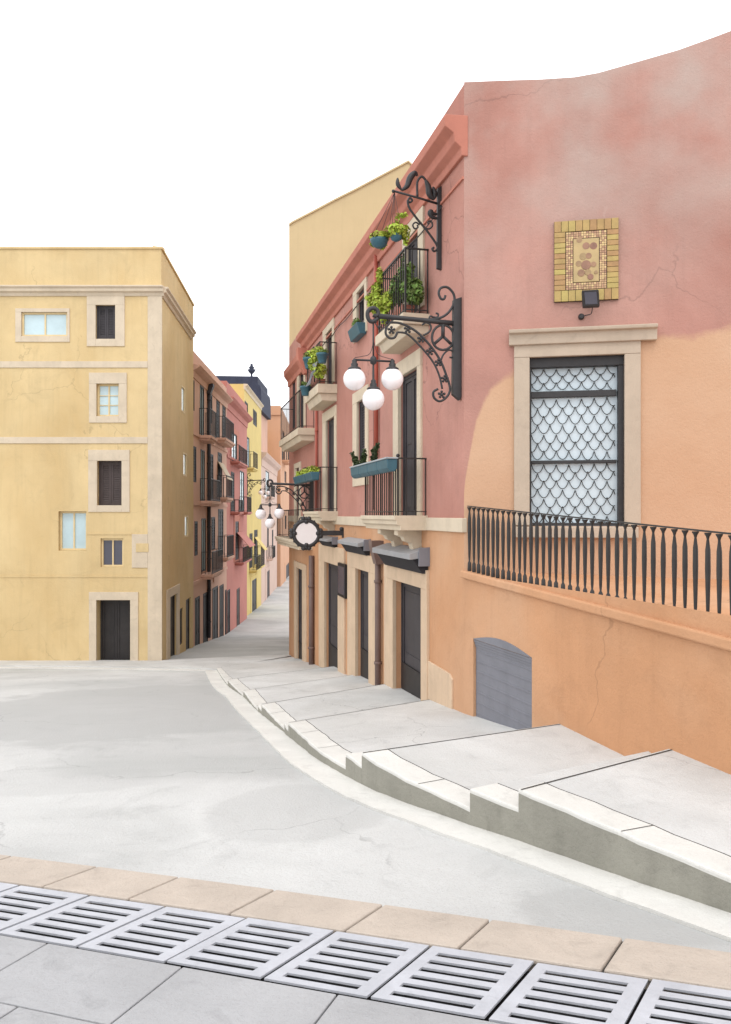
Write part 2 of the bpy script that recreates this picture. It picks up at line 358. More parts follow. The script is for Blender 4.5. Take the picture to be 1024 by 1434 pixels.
def window(bld, wall, px, kind, sur=None, dep=0.18, name='window', leafmat='shutter', cols=2, rows=1, sill=True, slats=14, glass='paleglass',
           framemat='wood', sn=0.035, surmat='cream', label=None, nl=2, rect=None):
    pl = wall.pl
    o = rect or pl.rect(*px)
    wall.hole(*o, dep)
    s0, s1, z0, z1 = o
    mb = MB(); fw = min(0.07, (s1-s0)*0.12)
    mb.box(pl, s0+0.003, s0+fw, -dep, -dep+0.07, z0+0.003, z1-0.003); mb.box(pl, s1-fw, s1-0.003, -dep, -dep+0.07, z0+0.003, z1-0.003)
    mb.box(pl, s0+fw, s1-fw, -dep, -dep+0.068, z1-fw, z1-0.004); mb.box(pl, s0+fw, s1-fw, -dep, -dep+0.068, z0+0.004, z0+fw)
    if kind == 'glass':
        for k in range(1, cols):
            x = s0+fw+(s1-s0-2*fw)*k/cols; mb.box(pl, x-fw*0.35, x+fw*0.35, -dep, -dep+0.06, z0+fw, z1-fw)
        for k in range(1, rows):
            for c in range(cols):
                w = (s1-s0-2*fw)/cols; a = s0+fw+w*c+(fw*0.36 if c else 0); b = s0+fw+w*(c+1)-(fw*0.36 if c < cols-1 else 0)
                z = z0+fw+(z1-z0-2*fw)*k/rows; mb.box(pl, a, b, -dep, -dep+0.055, z-0.012, z+0.012)
    root = part(name, mb, framemat if kind == 'glass' else leafmat, bld, 0.0, label)
    if sur:
        m2 = MB(); surround(m2, pl, o, pl.rect(*sur), sn, sill); part('surround', m2, surmat, root, 0.008)
    if kind == 'glass':
        p = MB(); p.box(pl, s0+fw*0.5, s1-fw*0.5, -dep+0.012, -dep+0.022, z0+fw*0.5, z1-fw*0.5); part('pane', p, glass, root)
    elif kind == 'shutter':
        w = (s1-s0-2*fw)/nl
        for k in range(nl):
            p = MB(); leaves(p, pl, s0+fw+w*k, s0+fw+w*(k+1), z0+fw, z1-fw, -dep+0.012, 1, slats); part('shutter', p, leafmat, root)
    elif kind == 'door':
        w = (s1-s0-2*fw)/nl
        for k in range(nl):
            p = MB(); leaves(p, pl, s0+fw+w*k, s0+fw+w*(k+1), z0+0.01, z1-fw, -dep+0.012, 1, 0); part('door_leaf', p, leafmat, root)
    return root, o

def balcony(bld, pl, sa, sb, zf, out, h=1.0, slab=0.14, slabmat='cream', pitch=0.115, corb=(), moulded=False, br=0.009, ball=None, taper=False, bulge=0.0):
    """slab with an iron railing on three sides (child), corbels (children)"""
    sa, sb = sorted((sa, sb))
    mb = MB()
    if moulded:
        prof = [(-0.05, zf), (out+0.06, zf), (out+0.06, zf-slab*0.28), (out+0.02, zf-slab*0.34), (out+0.02, zf-slab*0.6), (out-0.05, zf-slab*0.7), (out-0.05, zf-slab), (-0.05, zf-slab)]
        mb.prism(pl, prof, sa-0.05, sb+0.05)
    else:
        mb.plate(pl, [(0, 0)], 0, 0) if False else None
        mb.box(pl, sa-0.04, sb+0.04, -0.05, out+0.04, zf-slab*0.55, zf)
        mb.prism(pl, [(-0.05, zf-slab*0.55-0.001), (out-0.02, zf-slab*0.55-0.001), (out-0.09, zf-slab), (-0.05, zf-slab)], sa+0.02, sb-0.02)
    root = part('balcony', mb, slabmat, bld, 0.01)
    r = MB(); ins = 0.03
    a, b, e = sa+ins, sb-ins, out-ins
    def bar(s, n, z0, z1, w=br): r.box(pl, s-w, s+w, n-w, n+w, z0, z1)
    for zz, th in ((zf+h, 0.016), (zf+0.07, 0.010)):
        r.box(pl, a-th, b+th, e-th, e+th, zz-th*0.8, zz+th*0.8)
        for s in (a, b): r.box(pl, s-th, s+th, -0.02, e-th-0.001, zz-th*0.8, zz+th*0.8)
    k = max(2, int(round((b-a)/pitch)))
    for i in range(k+1):
        w = br*1.7 if i in (0, k) else br
        bar(a+(b-a)*i/k, e, zf, zf+h-0.005, w)
    k2 = max(2, int(round(e/pitch)))
    for s in (a, b):
        for i in range(k2): bar(s, e*i/k2+0.02, zf, zf+h-0.005)
    if ball:
        for s in ball: r.ball(pl.w(s, e, zf+h+0.045), 0.035, 10)
    part('railing', r, 'rail', root)
    for s in corb:
        c = MB(); w = 0.11
        c.prism(pl, [(-0.03, zf-slab-0.002), (out*0.82, zf-slab-0.002), (out*0.82, zf-slab-0.09), (out*0.62, zf-slab-0.13), (out*0.55, zf-slab-0.2), (out*0.34, zf-slab-0.24), (out*0.28, zf-slab-0.36), (0.05, zf-slab-0.42), (-0.03, zf-slab-0.42)], s-w, s+w)
        part('corbel', c, slabmat, root, 0.008)
    return root

# ------------------------------------------------------------------ ground heights
def zr(x, y):
    pts = [(-4, -1.53), (28, -5.28), (35.7, -6.05), (47, -7.2), (58, -7.7), (70, -8.1), (92, -8.5), (120, -8.9)]
    if y <= -4: return -1.53
    if y >= 120: return -8.9
    for (a, za), (b, zb) in zip(pts, pts[1:]):
        if a <= y <= b: z = za+(zb-za)*(y-a)/(b-a); break
    # slight camber up to the kerb half-way along
    z += 0.09*math.exp(-((y-8.6)/2.6)**2-((x+0.2)/2.2)**2)
    return z

# ------------------------------------------------------------------ planes of the place
PA = Plane(P(650, 12.0), P(405, 30.7))            # street front of the terracotta house
PB = Plane(P(650, 12.0), P(962, 11.4))            # its upper front with the big window
PC = Plane(P(650, 12.0), P(962, 7.5))             # plinth wall below the terrace
PL = Plane(P(-150, 28.0), P(226, 28.0))           # yellow corner house, front
PS = Plane(P(226, 28.0), P(271, 35.7))            # yellow corner house, street side
PP1 = Plane(P(268.5, 35.9), P(317.5, 47))
PP2 = Plane(P(317.5, 47.1), P(346, 58))
PP3 = Plane(P(342, 58.2), P(366, 70))
PP4 = Plane(P(366, 70.2), P(388, 91))
PO = Plane(P(330, 92.0), P(393, 92.0))
POS = Plane(P(393, 92.0), P(409, 118))
PY = Plane(P(405, 31.4), P(760, 31.4))

# ------------------------------------------------------------------ road, pavements, kerbs
g = MB()
xs = [-600, -200, -80, -40]+[-30+i*1.0 for i in range(0, 22)]+[-8+i*0.4 for i in range(0, 46)]+[11+i*3 for i in range(0, 7)]+[40, 80, 200, 600]
ys = [-400, -100, -30, -10, -4]+[-3.5+i*0.5 for i in range(0, 70)]+[32+i*2 for i in range(0, 30)]+[92, 100, 110, 120, 200, 600]
g.smooth = True
nx = len(xs)
g.add([Vector((x, y, zr(x, y))) for y in ys for x in xs], [(j*nx+i, j*nx+i+1, (j+1)*nx+i+1, (j+1)*nx+i) for j in range(len(ys)-1) for i in range(nx-1)])
struct('road', g, 'road')

def wallpt(px):
    pl = PA if px < 650 else PC
    d = pl.depth(px); return Vector(P(px, d))
# nosings, far to near: kerb point (x, y), wall pixel column, level at kerb, level at wall, drop at the far face
NOS = [((-4.6, 24.3), 404, -4.76, -5.56, 0.05),
       ((-3.42, 19.5), 464, -4.10, -4.33, 0.10),
       ((-2.66, 17.1), 496, -3.84, -3.97, 0.10),
       ((-2.02, 14.75), 533, -3.58, -3.66, 0.08), ((-1.90, 14.35), 541, -3.47, -3.55, 0.10),
       ((-1.26, 12.2), 596, -3.24, -3.31, 0.08), ((-1.16, 11.8), 603, -3.13, -3.20, 0.10),
       ((-0.22, 8.72), 770, -2.66, -2.68, 0.14), ((-0.04, 8.32), 783, -2.52, -2.55, 0.14),
       ((0.92, 6.92), 908, -2.42, -2.42, 0.17), ((1.27, 6.52), 937, -2.28, -2.31, 0.16)]
ENDN = ((3.6, 3.3), None, -2.40, -2.36, 0)
K = [Vector(n[0]) for n in NOS]+[Vector(ENDN[0])]
Wp = [wallpt(n[1]) for n in NOS]+[Vector((4.75, 2.3))]
def smooth_pt(A, i, t):
    p0 = A[max(i-1, 0)]; p1 = A[i]; p2 = A[i+1]; p3 = A[min(i+2, len(A)-1)]
    return 0.5*((2*p1)+(p2-p0)*t+(2*p0-5*p1+4*p2-p3)*t*t+(3*p1-p0-3*p2+p3)*t**3)
def kerb_curve(i, t):
    if (K[i+1]-K[i]).length < 0.8: return K[i].lerp(K[i+1], t)
    p1, p2 = K[i], K[i+1]
    a = (K[i+1]-K[i-2 if i >= 2 else max(i-1, 0)]).normalized(); b = (K[min(i+3, len(K)-1)]-K[i]).normalized()
    L_ = (p2-p1).length
    h = [2*t**3-3*t*t+1, t**3-2*t*t+t, -2*t**3+3*t*t, t**3-t*t]
    return p1*h[0]+a*L_*h[1]+p2*h[2]+b*L_*h[3]
WR = random.Random(21)
walk = MB(); ktop = MB(); kface = MB(); jnt = MB(); KL = []
for i in range(len(NOS)):
    zk0, zw0 = NOS[i][2], NOS[i][3]
    nxt = NOS[i+1] if i+1 < len(NOS) else ENDN
    zk1, zw1 = nxt[2]-nxt[4], nxt[3]-nxt[4]
    n = max(2, int((K[i+1]-K[i]).length/0.16)) if (K[i+1]-K[i]).length > 0.8 else 3
    rows = []
    for j in range(n+1):
        t = j/n; k = kerb_curve(i, t); w = Wp[i].lerp(Wp[i+1], t); zk = zk0+(zk1-zk0)*t; zw = zw0+(zw1-zw0)*t
        d = (w-k).normalized()
        if 0 < j < n: k = k+d*WR.uniform(-0.008, 0.010); zk += WR.uniform(-0.006, 0.003)
        ks = k+d*0.30; kj = k+d*0.312; we = w+d*0.15
        f = lambda q: zk+(zw-zk)*((q-k).dot(d)/max(0.1, (w-k).length))
        rows.append([Vector((k.x, k.y, zk)), Vector((ks.x, ks.y, f(ks))), Vector((kj.x, kj.y, f(kj))), Vector((we.x, we.y, f(we)))])
        if j < n or i == len(NOS)-1: KL.append((k, zk))
    dn = Vector((0, 0, -0.6))
    for j in range(n):
        A, B = rows[j], rows[j+1]
        if j % 7 == 6: jnt.add([A[0]+Vector((0,0,.003)), A[1]+Vector((0,0,.003)), A[1]+(B[1]-A[1])*0.05+Vector((0,0,.003)), A[0]+(B[0]-A[0])*0.05+Vector((0,0,.003))], [(0, 1, 2, 3)])
        ktop.add([A[0], A[1], B[1], B[0]], [(0, 1, 2, 3)])
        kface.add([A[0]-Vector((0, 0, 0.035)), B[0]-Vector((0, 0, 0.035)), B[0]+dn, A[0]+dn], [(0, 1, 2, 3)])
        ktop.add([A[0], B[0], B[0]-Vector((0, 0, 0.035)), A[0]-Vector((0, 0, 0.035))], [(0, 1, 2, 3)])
        walk.add([A[2], A[3], B[3], B[2]], [(0, 1, 2, 3)])
        ll = Vector((0, 0, -0.012))
        jnt.add([A[1]+ll, A[2]+ll, B[2]+ll, B[1]+ll], [(0, 1, 2, 3)])
        jnt.add([A[1], B[1], B[1]+ll, A[1]+ll], [(0, 1, 2, 3)]); jnt.add([A[2], B[2], B[2]+ll, A[2]+ll], [(0, 1, 2, 3)])
    A = rows[0]                                                        # the far face of the step, with a thin lip
    walk.add([A[2], A[3], A[3]+dn, A[2]+dn], [(0, 1, 2, 3)]); ktop.add([A[0], A[2], A[2]+dn, A[0]+dn], [(0, 1, 2, 3)])
    # dark line just behind every nosing, so the edge of the step shows
    for mbx, q0, q1 in ((jnt, A[2], A[3]),):
        tdir = (rows[1][0]-rows[0][0]).normalized()
        up = Vector((0, 0, 0.004)); o1 = tdir*0.0; o2 = tdir*0.028
        if (K[i+1]-K[i]).length > 0.8:
            q = [rows[0][c_].lerp(rows[1][c_], f_)+up for f_ in (0.12, 0.22) for c_ in (0, 1, 2, 3)]
            jnt.add(q, [(0, 1, 5, 4), (1, 2, 6, 5), (2, 3, 7, 6)])
struct('sidewalk', walk, 'walk'); 
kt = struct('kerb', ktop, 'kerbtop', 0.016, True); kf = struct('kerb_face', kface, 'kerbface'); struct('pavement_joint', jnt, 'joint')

# flush pale gutter strip that runs along the kerb and on across the square
line = [Vector((-60, 27.2)), Vector((-30, 26.2)), Vector((-16, 25.8)), Vector((-10.3, 25.6)), Vector((-7.3, 25.1)), Vector((-5.6, 24.75))]+[k for k, z in KL]
gut = MB(); off = []
for i, p in enumerate(line):
    t = (line[min(i+1, len(line)-1)]-line[max(i-1, 0)]).normalized(); nrm = Vector((t.y, -t.x))
    if nrm.dot(Vector((-3, 5))-p) < 0: nrm = -nrm
    if i < 6: nrm = Vector((0, -1))
    w = 0.36 if i >= 6 else 0.5
    off.append((p, p+nrm*w))
for i in range(len(off)-1):
    a, b = off[i]; c, d = off[i+1]
    z = lambda q: zr(q.x, q.y)+0.025
    q = [Vector((a.x, a.y, z(a))), Vector((b.x, b.y, z(b))), Vector((d.x, d.y, z(d))), Vector((c.x, c.y, z(c)))]
    dn = Vector((0, 0, -0.1))
    gut.add(q, [(0, 1, 2, 3)]); gut.add([q[1], q[2], q[2]+dn, q[1]+dn], [(0, 1, 2, 3)])
struct('gutter', gut, 'kerbtop')
# square in front of the yellow house: a slightly raised pavement up to the line across the street
pz = MB()
front = [(-60, 27.2), (-30, 26.2), (-16, 25.8), (-10.3, 25.6), (-7.3, 25.1), (-5.6, 24.75), (-4.58, 24.3)]
back = [(-60, 28.2), (-30, 28.2), (-16, 28.2), (-10.3, 28.2), (-7.3, 28.3), (-5.2, 29.6), (-2.6, 30.9)]
for i in range(6):
    q = [Vector((x, y, zr(x, y)+0.06)) for x, y in (front[i], front[i+1], back[i+1], back[i])]
    dn = Vector((0, 0, -0.2))
    pz.add(q, [(0, 1, 2, 3)]); pz.add([q[0], q[1], q[1]+dn, q[0]+dn], [(0, 1, 2, 3)]); pz.add([q[2], q[3], q[3]+dn, q[2]+dn], [(0, 1, 2, 3)])
struct('pavement', pz, 'walk')

# near kerb of beige stones, drain grates and the pavement behind them
e = Vector((0.943, -0.331)); e.normalize(); mdir = Vector((-e.y, e.x))
if mdir.y > 0: mdir = -mdir
N0 = Vector((-2.38, 5.93))
class Near:
    def w(self, a, b, h):
        p = N0+e*a+mdir*b; return Vector((p.x, p.y, zr(p.x, p.y)+h))
NR = Near()
ks = MB(); a = -7.0; k = 0
cuts = []
while a < 9:
    w = 0.74+0.05*math.sin(k*2.3); cuts.append((a, a+w-0.014)); a += w; k += 1
for a0, a1 in cuts:
    sh = -0.10
    c = [NR.w(a0, 0, -0.2), NR.w(a1, 0, -0.2), NR.w(a0+sh, 0.46, -0.2), NR.w(a1+sh, 0.46, -0.2), NR.w(a0, 0, 0.07), NR.w(a1, 0, 0.07), NR.w(a0+sh, 0.46, 0.07), NR.w(a1+sh, 0.46, 0.07)]
    ks.add(c, [(0,1,3,2), (4,6,7,5), (0,4,5,1), (2,3,7,6), (0,2,6,4), (1,5,7,3)])
struct('kerb_stones', ks, 'stone', 0.012)
bed = MB(); bed.add([NR.w(-8, 0.004, 0.05), NR.w(10, 0.004, 0.05), NR.w(10, 0.47, 0.05), NR.w(-8, 0.47, 0.05)], [(0, 1, 2, 3)]); struct('kerb_bed', bed, 'joint')
fl = MB()
b0 = 1.17
for r in range(5):
    a = -7+0.37*(r % 2)
    while a < 9:
        c = []
        for h in (-0.2, 0.068):
            for bb in (b0+r*0.62, b0+r*0.62+0.61):
                for aa in (a, a+0.88): c.append(NR.w(aa, bb, h))
        fl.add(c, [(0,1,3,2), (4,6,7,5), (0,4,5,1), (2,3,7,6), (0,2,6,4), (1,5,7,3)]); a += 0.89
struct('paving', fl, 'slab', 0.006)

def grate(a0, label):
    org = NR.w(a0, 0.48, 0.0)
    t = thing('drain_grate', org, label, 'drain grate', 'drain grates behind the near kerb')
    W_, D_ = 0.575, 0.66
    sk = lambda a, b, h: NR.w(a0+a-0.22*b, 0.48+b, h)                  # grates lie slightly askew
    class SK:
        def w(self, a, b, h): return sk(a, b, h)
    S = SK(); m = MB()
    slots = [(0.075+0.098*i, 0.075+0.098*i+0.046) for i in range(6)]
    z0, z1 = 0.054, 0.066
    tilt = random.Random(a0).uniform(-0.005, 0.005); z0 += tilt; z1 += tilt
    def bx(a, b, c, d): m.box(S, a, b, c, d, z0, z1)
    l, r_ = 0.075, W_-0.085
    bx(0.006, l, 0.0, D_); bx(r_, W_-0.006, 0.0, D_)
    prev = 0.0
    for s0, s1 in slots: bx(l, r_, prev, s0); prev = s1
    bx(l, r_, prev, D_)
    part('slotted_plate', m, 'grate', t)
    p = MB(); p.box(S, 0.0, W_, 0.0, D_, -0.03, 0.008); part('pit_shade', p, 'pit_shade', t)  # shallow block; darkness of the void under the slots is painted on
    return t
GL = ['drain grate under the picture left edge, only its right end in view', 'leftmost whole drain grate behind the beige kerb, below the first kerb joint',
      'second whole drain grate from the left behind the beige kerb', 'third whole drain grate from the left behind the beige kerb',
      'fourth whole drain grate from the left behind the beige kerb', 'fifth whole drain grate from the left, nearly cut by the picture bottom',
      'sixth whole drain grate from the left, at the bottom edge right of centre', 'eighth drain grate, at the bottom right, under the last beige kerb joint', 'rightmost drain grate at the bottom right corner']
for i, l in enumerate(GL): grate(-0.42+0.585*(i-0), l)

# ------------------------------------------------------------------ buildings
def shell(mb, foot, z0, z1, skip=()):
    """plain sides and roof over a footprint; sides listed in skip are walls built with openings"""
    k = len(foot)
    for i in range(k):
        if i in skip: continue
        (x0, y0), (x1, y1) = foot[i], foot[(i+1) % k]
        mb.add([Vector((x0, y0, z0)), Vector((x1, y1, z0)), Vector((x1, y1, z1)), Vector((x0, y0, z1))], [(0, 1, 2, 3)])
    mb.add([Vector((x, y, z1)) for x, y in foot], [tuple(range(k))])
def xy(pl, s, n=0): v = pl.w(s, n, 0); return (v.x, v.y)

# --- yellow corner house on the left
b = thing('corner_house', (-7.4, 28.0, -5.3), 'tall mustard yellow corner house with cream bands on the left of the street', 'house')
wf = Wall(PL, 0, PL.len, -9, 9.45); wsd = Wall(PS, 0, PS.len, -9, 9.45)
window(b, wf, (134, 427, 162, 475), 'shutter', (122, 415, 175, 485), slats=16)
window(b, wf, (30, 437, 95, 471), 'glass', (22, 432, 98, 479), cols=2, dep=0.12)
window(b, wf, (135, 537, 167, 583), 'glass', (125, 522, 178, 592), cols=2, rows=3, dep=0.2)
window(b, wf, (136, 645, 171, 708), 'shutter', (124, 630, 182, 717), leafmat='brownshutter', slats=20, dep=0.25)
window(b, wf, (82, 716, 121, 771), 'glass', None, cols=2, dep=0.22)
window(b, wf, (141, 754, 173, 794), 'glass', None, cols=2, dep=0.16, glass='darkglass')
dr, o = window(b, wf, (135, 840, 183, 932), 'door', (125, 829, 194, 932), dep=0.5, leafmat='door', name='door', sill=False)
for px in (256.5, 259, 261):
    y0, y1 = {256.5: (541, 578), 259: (634, 667), 261: (722, 752)}[px]
    window(b, wsd, (px-2.6, y0, px+2.6, y1), 'glass', None, cols=1, dep=0.06)
window(b, wsd, (237.5, 833, 248, 930), 'door', (233, 822, 251, 930), dep=0.16, leafmat='door', name='door', sill=False)
window(b, wsd, (250.5, 852, 256.5, 904), 'door', None, dep=0.12, leafmat='shutter', name='door', nl=1)
window(b, wsd, (260.5, 838, 267.5, 925), 'door', None, dep=0.14, leafmat='door', name='door')
m = MB()
wf.mesh(m); m.mi = 0
shell(m, [xy(PL, 0), xy(PL, PL.len), xy(PS, PS.len), (-26, 35.7)], -9, 9.45, skip=(0, 1))
wsd.mesh(m)
part('wall', m, 'yellow', b)
def lr(pl, a, b_, c, d): return pl.rect(a, b_, c, d)
m = MB()                                                                # cornice round both fronts
zc = PL.z(150, 415)
prof = [(-0.05, zc), (0.04, zc), (0.08, zc+0.1), (0.17, zc+0.15), (0.17, zc+0.24), (0.24, zc+0.29), (0.24, zc+0.34), (-0.05, zc+0.36)]
m.prism(PL, prof, 0, PL.len+0.10); m.prism(PS, [(n+0.001, z-0.001) for n, z in prof], -0.02, PS.len-0.7)
part('cornice', m, 'cream', b, 0.01)
m = MB(); z0, z1 = PL.z(150, 515), PL.z(150, 506); m.box(PL, 0, PL.s(207), -0.03, 0.03, z0, z1); part('band', m, 'cream', b, 0.006)
m = MB(); z0, z1 = PL.z(150, 621), PL.z(150, 612); m.box(PL, 0, PL.s(207), -0.03, 0.03, z0, z1); part('band', m, 'cream', b, 0.006)
m = MB(); m.box(PL, PL.s(207.2), PL.len+0.03, -0.03, 0.034, -9, zc-0.002); m.box(PS, -0.03, 0.02, -0.03, 0.03, -9, zc-0.004); part('corner_pilaster', m, 'cream', b, 0.006)
m = MB(); m.box(PL, PL.s(185), PL.s(207), -0.03, 0.03, PL.z(195, 795), PL.z(195, 748)); part('cream_panel', m, 'cream', b, 0.006)
m = MB(); m.box(PL, PL.s(191), PL.s(208.5), 0.0, 0.05, PL.z(195, 773), PL.z(195, 761)); part('nameplate', m, 'yellow', b, 0.006)
m = MB(); m.box(PL, 0, PL.s(184.8), -0.03, 0.018, PL.z(195, 808.6), PL.z(195, 806)); m.box(PL, PL.s(122), PL.s(184.8), -0.03, 0.018, PL.z(195, 748.6), PL.z(195, 746.4)); m.box(PL, PL.s(185), PL.s(207), -0.03, 0.018, PL.z(195, 808.6), PL.z(195, 806)); part('string_course', m, 'yellow', b)
m = MB(); m.prism(PL, [(-0.3, 9.45), (0.05, 9.45), (0.05, 9.52), (-0.3, 9.56)], 0, PL.len+0.05); m.prism(PS, [(-0.3, 9.449), (0.05, 9.449), (0.05, 9.519), (-0.3, 9.559)], 0, PS.len); part('coping', m, 'yellow', b)

def far_house(name, label, pl, zbot, ztop, matname, rects, zc=None, cornmat=None, ch=0.5, near=8.0, cproj=0.3, strings=()):
    b = thing(name, (pl.o.x, pl.o.y, zr(pl.o.x, pl.o.y)), label, 'house')
    w = Wall(pl, 0, pl.len, zbot, ztop)
    for r in rects: window(b, w, r[0], r[1], r[2] if len(r) > 2 else None, dep=0.05, framemat='darkleaf', leafmat=r[3] if len(r) > 3 else 'darkleaf', slats=0 if r[1] == 'door' else 10, name='door' if (r[0][3] > 815) else 'window', surmat=r[4] if len(r) > 4 else 'cream', sill=(r[0][3] <= 815))
    m = MB(); w.mesh(m)
    p0, p1 = xy(pl, 0), xy(pl, pl.len)
    shell(m, [p0, p1, (p1[0]-near, p1[1]+0.0), (p0[0]-near, p0[1])], zbot, ztop, skip=(0,))
    part('wall', m, matname, b)
    if zc is not None:
        m = MB(); m.prism(pl, [(-0.05, zc-ch), (0.05, zc-ch), (0.08, zc-ch*0.5), (cproj*0.7, zc-ch*0.3), (cproj, zc-0.05), (cproj, zc), (-0.05, zc+0.02)], 0.0, pl.len)
        part('cornice', m, cornmat or matname, b, 0.01)
    for z in strings:
        m = MB(); m.box(pl, 0, pl.len, -0.03, 0.06, z-0.08, z+0.08); part('string_course', m, matname, b)
    return b
def drainpipe(bld, pl, px, y0, y1, matname, r=0.06, n=0.09, hopper=False):
    m = MB(); s = pl.s(px); za, zb = pl.z(px, y0), pl.z(px, y1)
    m.tube([pl.w(s, n, za), pl.w(s, n, zb)], r, 8)
    k = max(2, int((za-zb)/1.6))
    for i in range(k): m.tube([pl.w(s, n, zb+(za-zb)*(i+0.5)/k-0.03), pl.w(s, n, zb+(za-zb)*(i+0.5)/k+0.03)], r*1.3, 8)
    if hopper: m.prism(pl, [(0.0, za-0.5), (n+r, za-0.5), (n+r*2.6, za-0.1), (n+r*2.6, za), (0.0, za)], s-r*2.2, s+r*2.2)
    part('drainpipe', m, matname, bld)
def awn(bld, pl, px0, px1, y0, y1, out, matname):
    """slanting sun blind over a balcony"""
    s0, s1 = sorted((pl.s(px0), pl.s(px1))); mm = (px0+px1)/2; za, zb = pl.z(mm, y0), pl.z(mm, y1)
    m = MB(); m.prism(pl, [(0.03, za), (0.07, za), (out, zb), (out-0.04, zb)], s0, s1); part('sun_blind', m, matname, bld)

z = lambda pl, px, y: pl.z(px, y)
b = far_house('town_house', 'brown-pink narrow town house joined to the yellow corner house, with a drainpipe', PP1, -11, 7.55, 'brownpink', [
    ((267.6, 531, 272, 574), 'shutter'), ((270, 625, 274.5, 675), 'shutter'), ((272.5, 730, 276.5, 778), 'shutter'),
    ((280, 541, 285.5, 613), 'glass'), ((281, 630, 286.5, 702), 'glass'), ((282, 726, 288, 800), 'glass'),
    ((293, 552, 297, 592), 'shutter'), ((294, 636, 298.5, 699), 'shutter'), ((296, 724, 301, 770), 'shutter'),
    ((303, 556, 307.5, 614), 'shutter'), ((311.5, 563, 315.8, 620), 'shutter'), ((305, 634, 310.5, 696), 'shutter'), ((305.5, 713, 312.5, 778), 'shutter'),
    ((273, 836, 279.5, 930), 'door'), ((284.5, 830, 291, 930), 'door'), ((297.5, 822, 305, 930), 'door'), ((307.5, 819, 313, 930), 'door'), ((315.2, 826, 317.2, 920), 'door')],
    zc=6.85, ch=0.55, cproj=0.4, strings=(3.75, 0.5, -3.2))
for a, c, yf, yt in ((279, 288, 612, 575), (280, 294, 702, 672), (282, 298, 801, 771), (301.5, 315, 617, 588), (304, 312.5, 697, 667), (305, 314.5, 779, 750)):
    mm = (a+c)/2; zf = PP1.z(mm, yf); balcony(b, PP1, PP1.s(a), PP1.s(c), zf, 0.55, PP1.z(mm, yt)-zf, 0.25, 'brownpink', pitch=0.2, br=0.011)
drainpipe(b, PP1, 290.5, 538, 893, 'shutter', 0.09, hopper=True)
awn(b, PP1, 304.5, 312, 648, 672, 0.6, 'cream')
m = MB(); m.box(PP1, PP1.s(298.5), PP1.s(304.5), -0.02, 0.06, PP1.z(301, 814), PP1.z(301, 805)); part('signboard', m, 'brownpink', b)

b = far_house('town_house', 'dark red town house between the brown-pink and the lemon yellow ones', PP2, -11, 8.0, 'red', [
    ((324, 607, 331.5, 648), 'glass', (322.5, 600, 334, 649), 'shutter', 'terra'), ((323.5, 661, 328, 716), 'shutter'), ((336, 660, 341.5, 716), 'glass'),
    ((329, 730, 334, 784), 'shutter', (327.5, 722, 335.5, 786), 'shutter', 'terra'), ((331.5, 824, 335.5, 900), 'door', None, 'brownshutter'), ((318.2, 826, 322, 900), 'door')],
    zc=7.05, cornmat='red', ch=0.7, cproj=0.45, strings=(3.5,))
for a, c, yf, yt in ((323, 335.5, 649, 627), (322.8, 328.5, 717, 700), (335.5, 341.8, 717, 696), (329, 341, 785, 765)):
    mm = (a+c)/2; zf = PP2.z(mm, yf); balcony(b, PP2, PP2.s(a), PP2.s(c), zf, 0.55, PP2.z(mm, yt)-zf, 0.2, 'red', pitch=0.24, br=0.011)
awn(b, PP2, 331, 340, 745, 765, 0.9, 'red')

b = far_house('town_house', 'lemon yellow town house rising behind the dark red one', PP3, -11, 9.65, 'lemon', [
    ((342.8, 563, 347, 588), 'shutter'), ((354.5, 575, 359.5, 596), 'shutter'), ((344.5, 612, 349, 655), 'glass'),
    ((349.5, 747, 353.5, 795), 'shutter'), ((356, 742, 360.5, 790), 'shutter'), ((352.5, 811, 359, 880), 'door', (350.5, 806, 361, 880), 'door', 'lemon')], zc=9.65, cornmat='cream', ch=0.4, cproj=0.25)
for a, c, yf, yt in ((344.5, 350.5, 656, 634), (349, 355, 797, 778), (356, 361, 792, 765)):
    mm = (a+c)/2; zf = PP3.z(mm, yf); balcony(b, PP3, PP3.s(a), PP3.s(c), zf, 0.6, PP3.z(mm, yt)-zf, 0.22, 'lemon', pitch=0.28, br=0.012)
awn(b, PP3, 356, 360, 752, 770, 0.9, 'lemon')

b = far_house('town_house', 'low pale pink town house beyond the lemon yellow one', PP4, -12, 5.75, 'palepink', [
    ((372, 660, 376.5, 696), 'glass'), ((374.3, 739, 376.2, 766), 'shutter'), ((381, 742, 382.6, 768), 'shutter'), ((373.8, 799, 377.3, 870), 'door', (371.5, 793, 379.5, 870), 'brownshutter', 'palepink')], zc=5.55, ch=1.2, cproj=0.5)
for a, c, yf, yt in ((371.8, 376.8, 696, 680), (373.5, 377.5, 781, 765)):
    mm = (a+c)/2; zf = PP4.z(mm, yf); balcony(b, PP4, PP4.s(a), PP4.s(c), zf, 0.6, PP4.z(mm, yt)-zf, 0.22, 'palepink', pitch=0.22, br=0.018)

